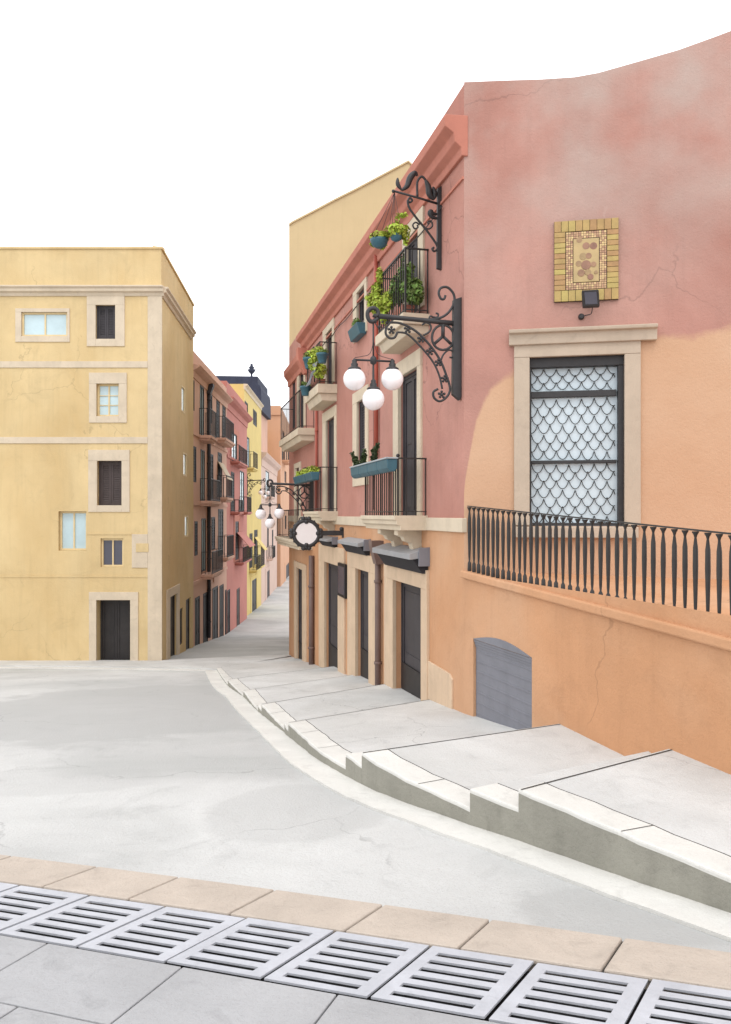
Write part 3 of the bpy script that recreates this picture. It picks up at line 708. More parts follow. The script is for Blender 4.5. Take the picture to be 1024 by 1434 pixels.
b = thing('town_house', (*xy(PO, PO.len), -8.5), 'tall plain orange house closing the far end of the street', 'house')
w1 = Wall(PO, 0, PO.len, -12, 12.7); w2 = Wall(POS, 0, POS.len, -12, 12.7)
window(b, w2, (395.6, 604, 398.4, 645), 'shutter', None, slats=8); window(b, w2, (398.6, 660, 401.4, 676), 'shutter', None, slats=8); window(b, w2, (399, 722, 401.4, 741), 'shutter', None, slats=8)
window(b, w2, (400.5, 789, 406, 845), 'door', (399, 784, 407.5, 845), surmat='farorange', name='door')
m = MB(); w1.mesh(m); w2.mesh(m); shell(m, [xy(PO, 0), xy(PO, PO.len), xy(POS, POS.len), (-20, 118)], -12, 12.7, skip=(0, 1)); part('wall', m, 'farorange', b)
m = MB(); m.box(PO, 0, PO.len+0.1, -0.1, 0.15, 11.6, 11.9); part('band', m, 'farorange', b)
zf = POS.z(397, 646); balcony(b, POS, POS.s(395), POS.s(399), zf, 0.8, 1.9, 0.3, 'farorange', pitch=0.3, br=0.03)
m = MB(); m.box(PO, PO.s(371), PO.s(373.2), 0, 1.2, PO.z(370, 700), PO.z(370, 600)); m.box(PO, PO.s(362), PO.s(370.9), 0, 1.2, PO.z(370, 603), PO.z(370, 600)); part('lean_to', m, 'lemon', b)

b = thing('slate_roofed_house', (-13.3, 82, -8.4), 'house with dark blue-black slate roof showing over the lemon yellow house', 'house')
PD = Plane(P(312, 80), P(366, 80))
m = MB(); m.plate(PD, [(PD.s(300), -12), (PD.s(361), -12), (PD.s(361), PD.z(365, 575)), (PD.s(300), PD.z(365, 575))], -8, 0); part('wall', m, 'brownpink', b)
m = MB(); m.plate(PD, [(PD.s(x), PD.z(x, y)) for x, y in ((300, 574.9), (366.5, 574.9), (366, 545), (364.8, 540), (361.5, 538), (361.5, 527.5), (300, 526.5))], -7.9, 0.2); part('roof', m, 'slate', b, 0.05)
m = MB(); s = PD.s(350.5); zb = PD.z(350, 527)
m.lathe(PD.w(s, -1.0, zb), [(0.1, 0), (0.09, 0.4), (0.3, 0.6), (0.38, 0.8), (0.22, 0.95), (0.3, 1.1), (0.12, 1.25), (0.16, 1.38), (0.02, 1.5)], 10)
m.box(PD, s-0.42, s+0.42, -1.05, -0.95, zb+0.78, zb+0.9); part('finial', m, 'slate', b)

b = thing('tall_house', (*xy(PY, 0), -5.7), 'tall blank sand coloured gable wall rising behind the terracotta house', 'house')
m = MB(); m.plate(PY, [(0.0, -10)]+[(PY.s(x), PY.z(x, y)) for x, y in ((405, 316), (411, 312), (440, 297), (470, 281), (500, 266), (530, 250), (572, 227.5), (580, 235), (760, 360))]+[(PY.len, -10)], -14, 0)
part('wall', m, 'sand', b)
m = MB(); pts = [(405, 316), (411, 312), (440, 297), (470, 281), (500, 266), (530, 250), (572, 227.5), (580, 235), (760, 360)]
for (xa, ya), (xb, yb) in zip(pts, pts[1:]):
    sa, za, sb, zb = PY.s(xa), PY.z(xa, ya), PY.s(xb), PY.z(xb, yb)
    m.plate(PY, [(sa, za), (sb, zb), (sb, zb+0.07), (sa, za+0.07)], -14.02, 0.06)
part('coping', m, 'sand', b)
# --- terracotta house on the right: street front, upper corner front, terrace on its plinth
def off(pl, n):
    q = Plane.__new__(Plane); q.o = pl.o+pl.nv*n; q.d = pl.d.copy(); q.len = pl.len; q.nv = pl.nv.copy(); return q
b = thing('corner_house', (PA.o.x, PA.o.y, -3.1), 'big terracotta and orange corner house with iron balconies and a railed terrace', 'house')
BH = b
ZT = 6.45
ZA = -0.16
LB_ = PB.s(1330); LC_ = 10.2
wa = Wall(PA, 0, PA.len, ZA, ZT); wg = Wall(PA, 0, PA.len, -9, ZA); wb = Wall(PB, 0, LB_, -1.6, ZT); wc = Wall(PC, 0, LC_, -6, -0.9)
# street front, top floor then main floor
window(b, wa, (570, 328, 588, 440), 'door', (566, 306, 595, 440), dep=0.1, sill=False, name='balcony_door', sn=0.04)
window(b, wa, (501, 404, 512, 456), 'shutter', (496, 393, 515, 472), dep=0.12, nl=1, slats=14)
window(b, wa, (457.5, 463, 466.5, 541), 'door', (453.5, 454, 469, 541), dep=0.12, sill=False, name='balcony_door')
window(b, wa, (419.5, 516, 426.5, 600), 'door', (417, 510, 428.5, 600), dep=0.12, sill=False, name='balcony_door', nl=1)
window(b, wa, (409.5, 527, 413.5, 600), 'door', None, dep=0.1, name='window', nl=1)
window(b, wa, (560, 521, 587, 722), 'door', (553, 500, 592, 722), dep=0.13, sill=False, name='balcony_door', sn=0.045)
window(b, wa, (501, 560, 513, 645), 'shutter', (495.5, 545, 517, 680), dep=0.12, nl=1, slats=18)
window(b, wa, (457.5, 586, 469.5, 717), 'door', (453, 573, 472, 717), dep=0.14, sill=False, name='balcony_door')
window(b, wa, (415, 655, 420, 742), 'door', (413, 648, 422, 742), dep=0.12, sill=False, name='balcony_door', nl=1)
# ground floor doors, each deep in its opening with a dark kick panel
def shopdoor(px, sur, dep, label=None):
    r, o = window(b, wg, px, 'door', sur, dep=dep, sill=False, name='door', sn=0.05, label=label, nl=1, surmat='peachstone')
    k = MB(); k.box(PA, o[0]+0.06, o[1]-0.06, -dep+0.055, -dep+0.075, o[2], o[2]+0.95); part('kick_panel', k, 'kick', r)
    hh = MB(); hh.tube([PA.w(o[0]+0.16, -dep+0.08, o[2]+1.35), PA.w(o[0]+0.16, -dep+0.08, o[2]+1.6)], 0.016, 6); part('handle', hh, 'awninglight', r)
shopdoor((553, 817, 593, 1010), (541, 792, 601.5, 1010), 0.2)
shopdoor((500, 798, 519, 970), (489, 776, 529, 970), 0.16)
shopdoor((456, 789, 475.5, 955), (448.5, 765, 484.5, 955), 0.16)
shopdoor((416.5, 796, 425, 940), (413.5, 788, 430.5, 940), 0.12)
# corner front and plinth
GW = PB.rect(741, 498, 875, 737)
wb.hole(*GW, 0.22)
hs0, hs1, hz0, hz1 = PC.s(663), PC.s(745), -3.6, -1.86
wc.hole(hs0, hs1, hz0, hz1, 0.12)
m = MB(); wa.mesh(m)
far = (xy(PA, PA.len)); end = xy(PB, LB_)
shell(m, [far, (14.0, 30.9), (14.0, end[1])], ZA, ZT, skip=(2,))
part('wall', m, 'rose', b)
m = MB(); wg.mesh(m); wc.mesh(m); m.add([PC.w(LC_, 0, -6), PC.w(LC_, -8, -6), PC.w(LC_, -8, -0.9), PC.w(LC_, 0, -0.9)], [(0, 1, 2, 3)])
part('ground_floor_wall', m, 'orange', b)
m = MB(); wb.mesh(m)
part('upper_wall', m, 'twotone', b)
m = MB()
prof = [(650, 115), (700, 113), (760, 111), (805, 108), (838, 102), (870, 93), (905, 83), (950, 70), (1000, 52), (1080, 22), (1200, -20), (1325, -40)]
m.plate(PB, [(PB.s(x), PB.z(x, y)) for x, y in prof]+[(LB_, ZT), (0.0, ZT)], -0.35, 0.0); part('parapet', m, 'twotone', b)
m = MB(); zt = PB.z(650, 116)
m.plate(PA, [(0.002, ZT), (PA.len, ZT), (PA.len, ZT+0.06), (4.5, ZT+0.06), (0.9, ZT+0.1), (0.002, zt-0.02)], -0.3, 0.0); part('parapet', m, 'rose', b)
# roof over the street wing
m = MB(); m.add([Vector((*xy(PA, 0, -0.36), ZT-0.02)), Vector((*xy(PA, PA.len), ZT-0.02)), Vector((14, 30.9, ZT-0.02)), Vector((14, end[1], ZT-0.02))], [(0, 1, 2, 3)]); part('roof', m, 'roof', b)
# cornice
zc0 = 5.46
m = MB(); m.prism(PA, [(-0.05, zc0), (0.05, zc0), (0.06, zc0+0.12), (0.16, zc0+0.2), (0.18, zc0+0.33), (0.32, zc0+0.42), (0.34, zc0+0.56), (0.3, zc0+0.6), (-0.05, zc0+0.62)], -0.04, PA.s(428)); part('cornice', m, 'terra', b, 0.012)
m = MB(); m.prism(PA, [(-0.05, zc0-0.5), (0.05, zc0-0.5), (0.06, zc0-0.3), (0.2, zc0-0.1), (0.22, zc0+0.1), (-0.05, zc0+0.12)], PA.s(427.9), PA.len+0.02); part('cornice', m, 'terra', b, 0.012)
m = MB(); m.box(PA, 0.001, PA.len, -0.03, 0.03, zc0-0.34, zc0-0.30); part('string_course', m, 'terra', b)
m = MB(); m.box(PA, -0.03, PA.len, -0.04, 0.05, ZA-0.12, ZA+0.10); part('band', m, 'cream', b, 0.01)
m = MB(); s = PA.s(430); m.prism(PA, [(0.0, zc0-0.75), (0.12, zc0-0.75), (0.34, zc0-0.3), (0.36, zc0+0.1), (0, zc0+0.1)], s-0.25, s+0.15); part('rain_hopper', m, 'terra', b, 0.02)
# balconies
def bal(pa, pb, yf, pxf, out, h, slab, **k):
    return balcony(b, PA, PA.s(pa), PA.s(pb), PA.z(pxf, yf), out, h, slab, **k)
bal(601, 560, 441, 600, 0.45, 1.13, 0.34, pitch=0.15)
bal(472, 452, 540, 470, 0.5, 1.15, 0.45, pitch=0.2, br=0.008, ball=[PA.s(455)+0.0, PA.s(462)])
bal(440.5, 411, 600, 440, 0.5, 1.2, 0.4, pitch=0.26, br=0.008)
bal(598, 546, 722, 598, 0.55, 1.0, 0.26, moulded=True, corb=[PA.s(588), PA.s(562)], pitch=0.15, ball=[PA.s(598)+0.03])
bal(473, 450, 716, 470, 0.5, 1.2, 0.26, moulded=True, corb=[PA.s(468)], pitch=0.22, br=0.008)
bal(437.5, 405, 757, 437, 0.5, 1.0, 0.3, moulded=True, pitch=0.28, br=0.008)
# pipes
drainpipe(b, PA, 531, 350, 640, 'redpipe', 0.05, 0.07)
drainpipe(b, PA, 446, 566, 715, 'redpipe', 0.04, 0.06)
drainpipe(b, PA, 535, 757, 985, 'brownpipe', 0.065, 0.09, hopper=True)
drainpipe(b, PA, 440.5, 778, 950, 'brownpipe', 0.085, 0.1)
m = MB()
pts = []
for i in range(40):
    t_ = i/39; pts.append(PA.w(0.9+(PA.s(430)-0.9)*t_, 0.045, zc0-0.42-0.05*abs(math.sin(t_*21))))
m.tube(pts, 0.011, 5); m.tube([PA.w(PA.s(526), 0.04, zc0-0.45), PA.w(PA.s(526), 0.04, 1.6), PA.w(PA.s(526)+0.03, 0.04, 0.1)], 0.010, 5); part('cable', m, 'iron', b)
# roller blind cases above the shop doors
def roller(px0, px1, y0, y1, out):
    s0, s1 = sorted((PA.s(px0), PA.s(px1))); mm = (px0+px1)/2; za, zb = PA.z(mm, y0), PA.z(mm, y1); hgt = za-zb
    m = MB(); m.prism(PA, [(-0.02, za-hgt*0.34), (out*0.78, za-hgt*0.42), (out*0.3, zb), (-0.02, zb)], s0+0.05, s1-0.05); r = part('roller_blind', m, 'awningdark', b)
    m = MB(); m.prism(PA, [(-0.02, za), (0.04, za), (out, za-hgt*0.22), (out, za-hgt*0.44), (out-0.05, za-hgt*0.44), (-0.02, za-hgt*0.33)], s0, s1); part('blind_cover', m, 'awninglight', r, 0.008)
    m = MB(); m.prism(PA, [(-0.02, za+0.02), (out*0.55, za+0.0), (out*0.55, zb+hgt*0.3), (-0.02, zb+hgt*0.3)], s0-0.05, s0-0.002); part('end_plate', m, 'greymetal', r, 0.005)
roller(601, 545, 764, 797, 0.36); roller(519, 489, 754, 775, 0.3); roller(473, 455, 751, 765, 0.3)
# worn cream dado stone beside the last shop door
m = MB(); m.plate(PA, [(PA.s(594), PA.z(594, 921)), (PA.s(594), -3.9), (PA.s(635), -3.9), (PA.s(635), PA.z(635, 951)), (PA.s(631), PA.z(631, 943))], -0.02, 0.03); part('dado_stone', m, 'peachstone', b, 0.008)
# big grilled window on the corner front
s0, s1, z0, z1 = GW; dep = 0.22
m = MB()
sx0, sx1, sz0, sz1 = PB.rect(720, 482, 897, 754)
surround(m, PB, GW, (sx0, sx1, PB.z(800, 736), PB.z(800, 481)), 0.05, False)
win = part('window', m, 'taupe', b, 0.01)
m = MB(); a, c, q0, q1 = PB.rect(713, 461, 919, 481.5)
m.prism(PB, [(-0.03, q0), (0.1, q0), (0.11, q0+(q1-q0)*0.72), (0.17, q0+(q1-q0)*0.76), (0.18, q1), (-0.03, q1+0.02)], a, c); part('lintel', m, 'taupe', win, 0.012)
m = MB(); a, c, q0, q1 = PB.rect(718, 737.6, 893, 753); m.box(PB, a, c, -0.2, 0.12, q0, q1); part('sill', m, 'taupe', win, 0.012)
m = MB()
zb = lambda y: PB.z(808, y)
m.box(PB, s0+0.004, s1-0.004, -dep, -0.05, zb(512), z1-0.003)
m.box(PB, s1-0.085, s1-0.004, -dep, -0.06, z0+0.004, zb(512)-0.002); m.box(PB, s0+0.004, s0+0.035, -dep, -0.06, z0+0.004, zb(512)-0.002)
m.box(PB, s0+0.036, s1-0.101, -dep, -0.12, zb(554), zb(545)); m.box(PB, s0+0.036, s1-0.101, -dep, -0.12, zb(648), zb(643.5)); m.box(PB, s0+0.036, s1-0.101, -dep, -0.1, z0+0.004, z0+0.05)
part('frame', m, 'iron', win, 0.006)
m = MB(); m.box(PB, s0+0.02, s1-0.05, -dep+0.015, -dep+0.025, z0+0.02, z1-0.05); part('pane', m, 'lace', win)
m = MB()                                                                 # scalloped wire net in front of the glass
rng = random.Random(3)
for (ya, yb) in ((512.5, 543.5), (555.5, 643), (648.5, 734)):
    m = MB(); top, bot = zb(ya), zb(yb); rows = max(2, round((top-bot)/0.125)); h = (top-bot)/rows; wdt = 0.185
    a0, a1 = s0+0.037, s1-0.103
    for r in range(rows+1):
        zz = top-h*r; o_ = (0.5*wdt if r % 2 else 0.0)-wdt; x = a0+o_
        while x < a1:
            pts = []
            for q in range(9):
                t = q/8; sx = x+wdt*t; zq = zz-h*1.0*(1-(2*t-1)**2)**0.8+h*0.10*math.sin(3.1*sx+1.7*r)
                if a0 <= sx <= a1 and bot-0.004 <= zq <= top+0.004: pts.append(PB.w(sx, -dep+0.05, zq))
                else:
                    if len(pts) > 1: m.tube(pts, 0.006, 4, False)
                    pts = []
            if len(pts) > 1: m.tube(pts, 0.006, 4, False)
            x += wdt
    part('wire_net', m, 'rail', win)
# hatch in the plinth
m = MB()
m.box(PC, hs0+0.005, hs1-0.005, -0.12, -0.04, hz0, hz1-0.12)
for i in range(9):
    zz = hz0+0.35+(hz1-0.12-hz0-0.4)*i/8; m.box(PC, hs0+0.03, hs1-0.03, -0.041, -0.033, zz-0.012, zz+0.012)
hat = part('hatch', m, 'greymetal', b, 0.004)
m = MB()
for i in range(3): m.box(PC, hs0+0.004, hs1-0.004, -0.11, -0.03+0.012*i, hz1-0.118+0.039*i, hz1-0.118+0.039*i+0.036)
arc = [(hs0-0.01+(hs1-hs0+0.02)*t/12, hz1+0.004+0.115*math.sin(math.pi*t/12)) for t in range(13)]
m.plate(PC, arc, -0.02, 0.012); part('hatch_hood', m, 'greymetal', hat, 0.004)
# terrace
zC = lambda s: -0.86-0.045*s
m = MB()
m.add([PC.w(q, n, zC(q)+zz) for zz in (-0.11, 0.0) for n in (-8, 0.06) for q in (-0.02, LC_)], [(0,1,3,2), (4,6,7,5), (0,4,5,1), (2,3,7,6), (0,2,6,4), (1,5,7,3)])
ter = part('terrace', m, 'orange', b, 0.02)
m = MB(); hC = lambda s: 0.985-0.012*s
npost = int((LC_-0.15)/0.148)
L0 = 0.1
m.add([PC.w(s, n, zC(s)+hC(s)+zz) for s in (L0-0.04, LC_-0.1) for n in (-0.055, -0.025) for zz in (-0.008, 0.008)], [(0,1,3,2), (4,6,7,5), (0,4,5,1), (2,3,7,6), (0,2,6,4), (1,5,7,3)])
rail = part('terrace_railing', m, 'rail', b)
BAL = [(0.026, 0.0), (0.03, 0.03), (0.026, 0.13), (0.012, 0.16), (0.017, 0.22), (0.022, 0.4), (0.027, 0.62), (0.025, 0.82), (0.012, 0.93), (0.018, 0.955), (0.034, 0.985), (0.034, 0.995)]
rng = random.Random(5); shown = 0
for i in range(npost):
    s = L0+0.148*i+rng.uniform(-0.008, 0.008); h = hC(s)
    if s > 6.4: break
    m = MB(); m.lathe(PC.w(s, -0.04, zC(s)-0.004), [(r, q*(h-0.004)) for r, q in BAL], 8); part('baluster', m, 'rail', rail)

# ------------------------------------------------------------------ things fixed to the walls
class Loc:
    def w(self, u, v, z): return Vector((u, v, z))
LOC = Loc()
def bracket_plane(pl, px):
    s = pl.s(px); o = pl.w(s, 0, 0)
    q = Plane.__new__(Plane); q.o = Vector((o.x, o.y)); q.d = pl.nv.copy(); q.len = 2; q.nv = pl.d.copy()
    return q, o
def oriented(name, pl, px, zref, label, cat, group=None):
    q, o = bracket_plane(pl, px)
    r = thing(name, (o.x, o.y, zref), label, cat, group); r.rotation_euler = (0, 0, math.atan2(pl.nv.y, pl.nv.x)); BASE[r.name] = Vector((0, 0, 0)); return r
def curve(pts, n=5):
    """smooth curve through points"""
    A = [Vector(p) for p in pts]; out = []
    for i in range(len(A)-1):
        for j in range(n): out.append(smooth_pt(A, i, j/n))
    return out+[A[-1]]
def copy_thing(o, loc, rz, label):
    r = o.copy(); COL.objects.link(r); r.location = loc; r.rotation_euler = (0, 0, rz); r['label'] = label
    for ch in [c for c in bpy.data.objects if c.parent == o]:
        c = ch.copy(); COL.objects.link(c); c.parent = r
        for g2 in [d for d in bpy.data.objects if d.parent == ch]:
            d = g2.copy(); COL.objects.link(d); d.parent = c
    return r

def make_lamp():
    px0 = 645.5; q, o = bracket_plane(PA, px0); zref = 3.0
    r = oriented('street_lamp', PA, px0, zref, 'largest three-globe iron street lamp, on the scrolled bracket near the house corner', 'street lamp', 'three-globe bracket lamps along the street')
    def c(zx, zy, v=0.0):                                                # sketch coordinates of the bracket -> metres in its own plane
        u, z_ = q.at(500+0.17578*zx, 390+0.17578*zy); return Vector((u, v, z_-zref))
    def t(m, pts, rad, n=5): m.tube(curve([c(*p) for p in pts], n), rad, 7)
    m = MB(); a, b_ = c(757, 160), c(785, 968)
    pr = [(0.0, c(790, 150).z), (c(765, 175).x, c(765, 172).z), (c(757, 900).x, c(757, 925).z), (0.03, c(785, 972).z), (0.0, c(800, 940).z)]
    m.plate(LOC, [], 0, 0) if False else None
    vs = [Vector((u, v, zz)) for v in (-0.045, 0.045) for u, zz in pr]; k = len(pr)
    m.add(vs, [(i, (i+1) % k, k+(i+1) % k, k+i) for i in range(k)]+[tuple(range(k)), tuple(range(k, 2*k))]); part('wall_plate', m, 'iron', r, 0.006)
    m = MB(); m.tube([c(775, 358), c(600, 340), c(400, 320), c(170, 300)], [0.042, 0.038, 0.036, 0.04], 8)
    t(m, [(165, 318), (120, 345), (90, 320), (85, 270), (115, 238), (155, 245), (170, 280), (150, 300), (130, 290)], 0.032); part('arm', m, 'iron', r)
    m = MB()
    t(m, [(580, 325), (660, 315), (730, 270), (775, 190), (768, 120), (720, 70), (670, 75), (652, 115), (668, 160), (695, 162), (705, 135)], 0.02)
    part('scroll', m, 'iron', r)
    m = MB()
    t(m, [(575, 320), (585, 300), (610, 308), (640, 308), (648, 285), (628, 276)], 0.015)
    part('scroll', m, 'iron', r)
    m = MB()
    t(m, [(520, 370), (550, 352), (582, 365), (590, 400), (570, 430), (530, 452)], 0.015)
    part('scroll', m, 'iron', r)
    m = MB()
    t(m, [(670, 650), (690, 605), (730, 570), (765, 585), (762, 625), (738, 628)], 0.015)
    part('scroll', m, 'iron', r)
    m = MB()
    t(m, [(265, 350), (350, 358), (470, 420), (580, 530), (665, 655), (715, 780), (742, 880), (715, 945), (660, 978), (615, 950), (610, 905), (645, 880)], 0.019)
    t(m, [(322, 428), (400, 442), (500, 535), (600, 655), (655, 770), (680, 880)], 0.016)
    t(m, [(322, 428), (300, 470), (260, 475), (230, 440), (235, 390), (265, 350)], 0.019)
    for x, y in ((275, 412), (405, 405), (512, 482), (582, 582), (650, 670), (700, 800), (675, 925)):
        p = c(x, y); m.ball(p, 0.028, 8)
        for a_ in range(5):
            an = a_*2*math.pi/5+0.3; m.ball(p+Vector((0.044*math.cos(an), 0, 0.044*math.sin(an))), 0.024, 6)
    part('spandrel', m, 'iron', r)
    m = MB(); ring = [c(685+88*math.cos(k*math.pi/10), 470+100*math.sin(k*math.pi/10)) for k in range(21)]
    m.tube(ring, 0.02, 7)
    m.tube([c(685, 365), c(685, 470)], 0.03, 7); m.tube([c(685, 460), c(618, 520)], 0.024, 7); m.tube([c(685, 460), c(748, 520)], 0.024, 7); part('wheel_ornament', m, 'iron', r)
    m = MB()
    for p, w in (((150, 345), 0.016), ((205, 345), 0.016), ((180, 385), 0.018), ((235, 350), 0.014)): m.ball(c(*p), w*1.3, 8)
    m.tube([c(130, 330), c(182, 418), c(250, 340)], 0.010, 6)
    part('leaf_ornament', m, 'iron', r)
    x0 = c(130, 300).x; gl = [q.at(496.5, 531), q.at(549.5, 531), q.at(523, 559)]
    zbar = q.at(523, 505)[1]-zref; ub = q.at(523, 505)[0]
    m = MB(); m.tube([Vector((ub, 0, c(130, 330).z)), Vector((ub, 0, zbar))], 0.014, 8); m.tube([Vector((ub, 0, zbar)), Vector((ub, 0, gl[2][1]-zref+0.24))], 0.012, 8)
    m.lathe(Vector((ub, 0, zbar-0.06)), [(0.02, 0), (0.05, 0.02), (0.05, 0.1), (0.02, 0.13)], 10)
    m.tube([Vector((gl[0][0], 0, zbar)), Vector((gl[1][0], 0, zbar))], 0.016, 8); part('hanging_rod', m, 'iron', r)
    m = MB()
    for sgn, gg in ((-1, gl[1]), (1, gl[0])):
        m.tube(curve([Vector((ub, 0.02, zbar+0.3)), Vector((ub+sgn*0.06, 0.03, zbar+0.1)), Vector((ub+sgn*0.18, 0.03, zbar+0.05)), Vector((gg[0], 0.01, zbar+0.03))], 6), 0.005, 5)
    part('cable', m, 'iron', r)
    R_ = 0.168
    for i, (u, zz) in enumerate(gl):
        ctr = Vector((u, 0, zz-zref)); m = MB(); m.ball(ctr, R_, 28); gb = part('globe', m, 'globe', r)
        m = MB(); top = (zbar if i < 2 else zbar-0.06)
        m.lathe(ctr+Vector((0, 0, R_*0.88)), [(0.095, -0.012), (0.1, 0.012), (0.075, 0.03), (0.05, 0.045), (0.055, 0.08), (0.035, 0.1), (0.04, 0.13), (0.018, 0.15), (0.014, max(0.16, top-ctr.z-R_*0.88+0.02))], 14); part('cap', m, 'iron', gb)
    return r, zref
lamp, lz = make_lamp()
def put_lamp(pl, px, py, label):
    q, o = bracket_plane(pl, px); z_ = pl.z(px, py)
    return copy_thing(lamp, (o.x, o.y, z_-0.0), math.atan2(pl.nv.y, pl.nv.x), label)
put_lamp(PA, 439, 677, 'middle sized three-globe iron street lamp hanging just above the round white sign')
put_lamp(PP3, 344.5, 672, 'smallest and farthest three-globe iron street lamp, fixed to the lemon yellow house')

# iron bracket with hanging flower bowls
q, o = bracket_plane(PA, 618); zref = 5.0
r = oriented('iron_bracket', PA, 618, zref, 'wrought iron bracket with leafy scrolls below the cornice, flower bowls hanging from it', 'bracket')
def c(zx, zy, v=0.0):
    u, z_ = q.at(500+0.17578*zx, 220+0.17578*zy); return Vector((u, v, z_-zref))
def t(m, pts, rad, n=5):
    cp = curve([c(*p) for p in pts], n)
    if isinstance(rad, list): rad = [rad[0]+(rad[1]-rad[0])*math.sin(math.pi*i/(len(cp)-1)) for i in range(len(cp))]
    m.tube(cp, rad, 7)
m = MB(); pr = [(0.0, c(660, 232).z), (c(640, 232).x, c(640, 250).z), (c(635, 890).x, c(635, 890).z), (0.0, c(650, 900).z)]
vs = [Vector((u, v, zz)) for v in (-0.03, 0.03) for u, zz in pr]; m.add(vs, [(i, (i+1) % 4, 4+(i+1) % 4, 4+i) for i in range(4)]+[(0, 1, 2, 3), (4, 5, 6, 7)]); part('wall_plate', m, 'iron', r, 0.004)
m = MB(); m.tube([c(645, 372), c(480, 322), c(285, 268)], [0.02, 0.018, 0.018], 7); m.ball(c(290, 272), 0.03, 8); part('arm', m, 'iron', r)
m = MB(); t(m, [(405, 352), (420, 325), (440, 345), (420, 360), (405, 345), (415, 400), (470, 480), (560, 590), (630, 690), (640, 730), (615, 750), (600, 730), (615, 720)], 0.019)
t(m, [(500, 540), (470, 520), (445, 540), (460, 570), (485, 560), (480, 540)], 0.014); t(m, [(545, 570), (580, 570), (602, 545), (590, 512), (565, 515), (572, 538)], 0.014)
t(m, [(650, 490), (605, 480), (580, 450), (590, 435), (605, 450), (640, 455)], [0.016, 0.042]); part('brace', m, 'iron', r)
m = MB(); t(m, [(355, 262), (325, 215), (325, 165)], [0.008, 0.036]); t(m, [(355, 265), (400, 230), (425, 165), (460, 128), (482, 150)], [0.014, 0.055]); t(m, [(482, 315), (482, 200), (515, 155), (545, 180)], 0.02)
t(m, [(545, 180), (570, 240), (580, 300), (615, 340)], [0.018, 0.055]); t(m, [(612, 340), (620, 290), (605, 235)], [0.008, 0.045]); part('leaf_scroll', m, 'iron', r)
wires_from = c(300, 282)

def leafcloud(m, blobs, n, size, rnd):
    tot = sum(bb[1][0]*bb[1][1]*bb[1][2] for bb in blobs)
    for ctr, rad in blobs:
        k = max(6, int(n*rad[0]*rad[1]*rad[2]/tot))
        for _ in range(k):
            while True:
                d = Vector((rnd.uniform(-1, 1), rnd.uniform(-1, 1), rnd.uniform(-1, 1)))
                if 0.25 < d.length < 1: break
            p = Vector(ctr)+Vector((d.x*rad[0], d.y*rad[1], d.z*rad[2]))
            up = (d.normalized()+Vector((rnd.uniform(-.8, .8), rnd.uniform(-.8, .8), rnd.uniform(-.2, 1)))).normalized()
            a = up.orthogonal().normalized(); a = (Matrix.Rotation(rnd.uniform(0, 6.28), 3, up) @ a); b2 = up.cross(a)
            s = size*rnd.uniform(0.6, 1.3)
            bend = -up*s*0.25
            m.add([p-a*s*0.6, p-a*s*0.15+b2*s*0.36, p+a*s*0.35+b2*s*0.28+bend*0.3, p+a*s*0.75+bend, p+a*s*0.35-b2*s*0.28+bend*0.3, p-a*s*0.15-b2*s*0.36], [(0, 1, 2, 3), (0, 3, 4, 5)])
rnd = random.Random(11)
def bowl(label, pc, v, rad, blobs, n):
    root_w = Vector((o.x, o.y, zref)); ang = math.atan2(PA.nv.y, PA.nv.x); mt = Matrix.Rotation(ang, 3, 'Z')
    lp = c(*pc, v); loc = root_w+mt @ lp
    tt = thing('hanging_bowl', loc, label, 'hanging planter', 'hanging flower bowls'); tt.rotation_euler = (0, 0, ang); BASE[tt.name] = Vector((0, 0, 0))
    m = MB(); m.lathe(Vector((0, 0, 0)), [(rad*0.35, -rad*0.75), (rad*0.8, -rad*0.5), (rad, 0.0), (rad*1.04, 0.03), (rad*0.94, 0.03), (rad*0.7, -0.03)], 18); part('bowl', m, 'teal', tt)
    m = MB(); hook = wires_from-lp
    for k in range(3):
        an = k*2.1+0.4; m.tube([Vector((rad*math.cos(an), rad*math.sin(an), 0.02)), hook], 0.004, 4)
    part('wire', m, 'iron', tt)
    m = MB(); leafcloud(m, [((cc[0], cc[1], cc[2]), rr) for cc, rr in blobs], n, 0.055, rnd); part('foliage', m, 'leaf', tt)
bowl('nearer teal hanging bowl, the lower and larger of the pair, overflowing with yellow-green leaves', (185, 660), -0.06, 0.145, [((0, 0, 0.07), (0.16, 0.16, 0.09)), ((-0.06, -0.08, -0.02), (0.08, 0.07, 0.1)), ((0.08, -0.07, 0.0), (0.06, 0.06, 0.09))], 330)
bowl('smaller teal hanging bowl of the pair, a leafy sprig climbing its wire', (292, 660), 0.16, 0.10, [((-0.02, 0, 0.09), (0.22, 0.17, 0.12)), ((-0.16, -0.03, 0.0), (0.06, 0.06, 0.13)), ((-0.02, 0, 0.28), (0.035, 0.035, 0.13)), ((-0.11, 0, 0.37), (0.075, 0.06, 0.06))], 520)

# round blank sign on an ornate arm
q2, o2 = bracket_plane(PA, 481)
zs = q2.at(429, 747)[1]; us = q2.at(429, 747)[0]; dS = PA.depth(478); rS = 15.5*dS/F
r = oriented('hanging_sign', PA, 481, zs, 'round blank white sign in an ornate black iron ring, jutting out over the doors', 'sign')
ctr = Vector((us, 0, 0))
m = MB(); ax = Vector((0, 1, 0))
vs = []; m.lathe(ctr-ax*0.03, [(rS*1.0, 0.0), (rS*1.02, 0.06)], 40, ax, False); sg = part('sign_face', m, 'face', r)
m = MB(); rg = [ctr+Vector((math.cos(k*math.pi/20)*rS*1.12, 0, math.sin(k*math.pi/20)*rS*1.12)) for k in range(41)]; m.tube(rg, 0.055, 8)
for k in range(16):
    an = k*math.pi/8+0.2; m.ball(ctr+Vector((math.cos(an)*rS*1.27, 0, math.sin(an)*rS*1.27)), 0.034, 8)
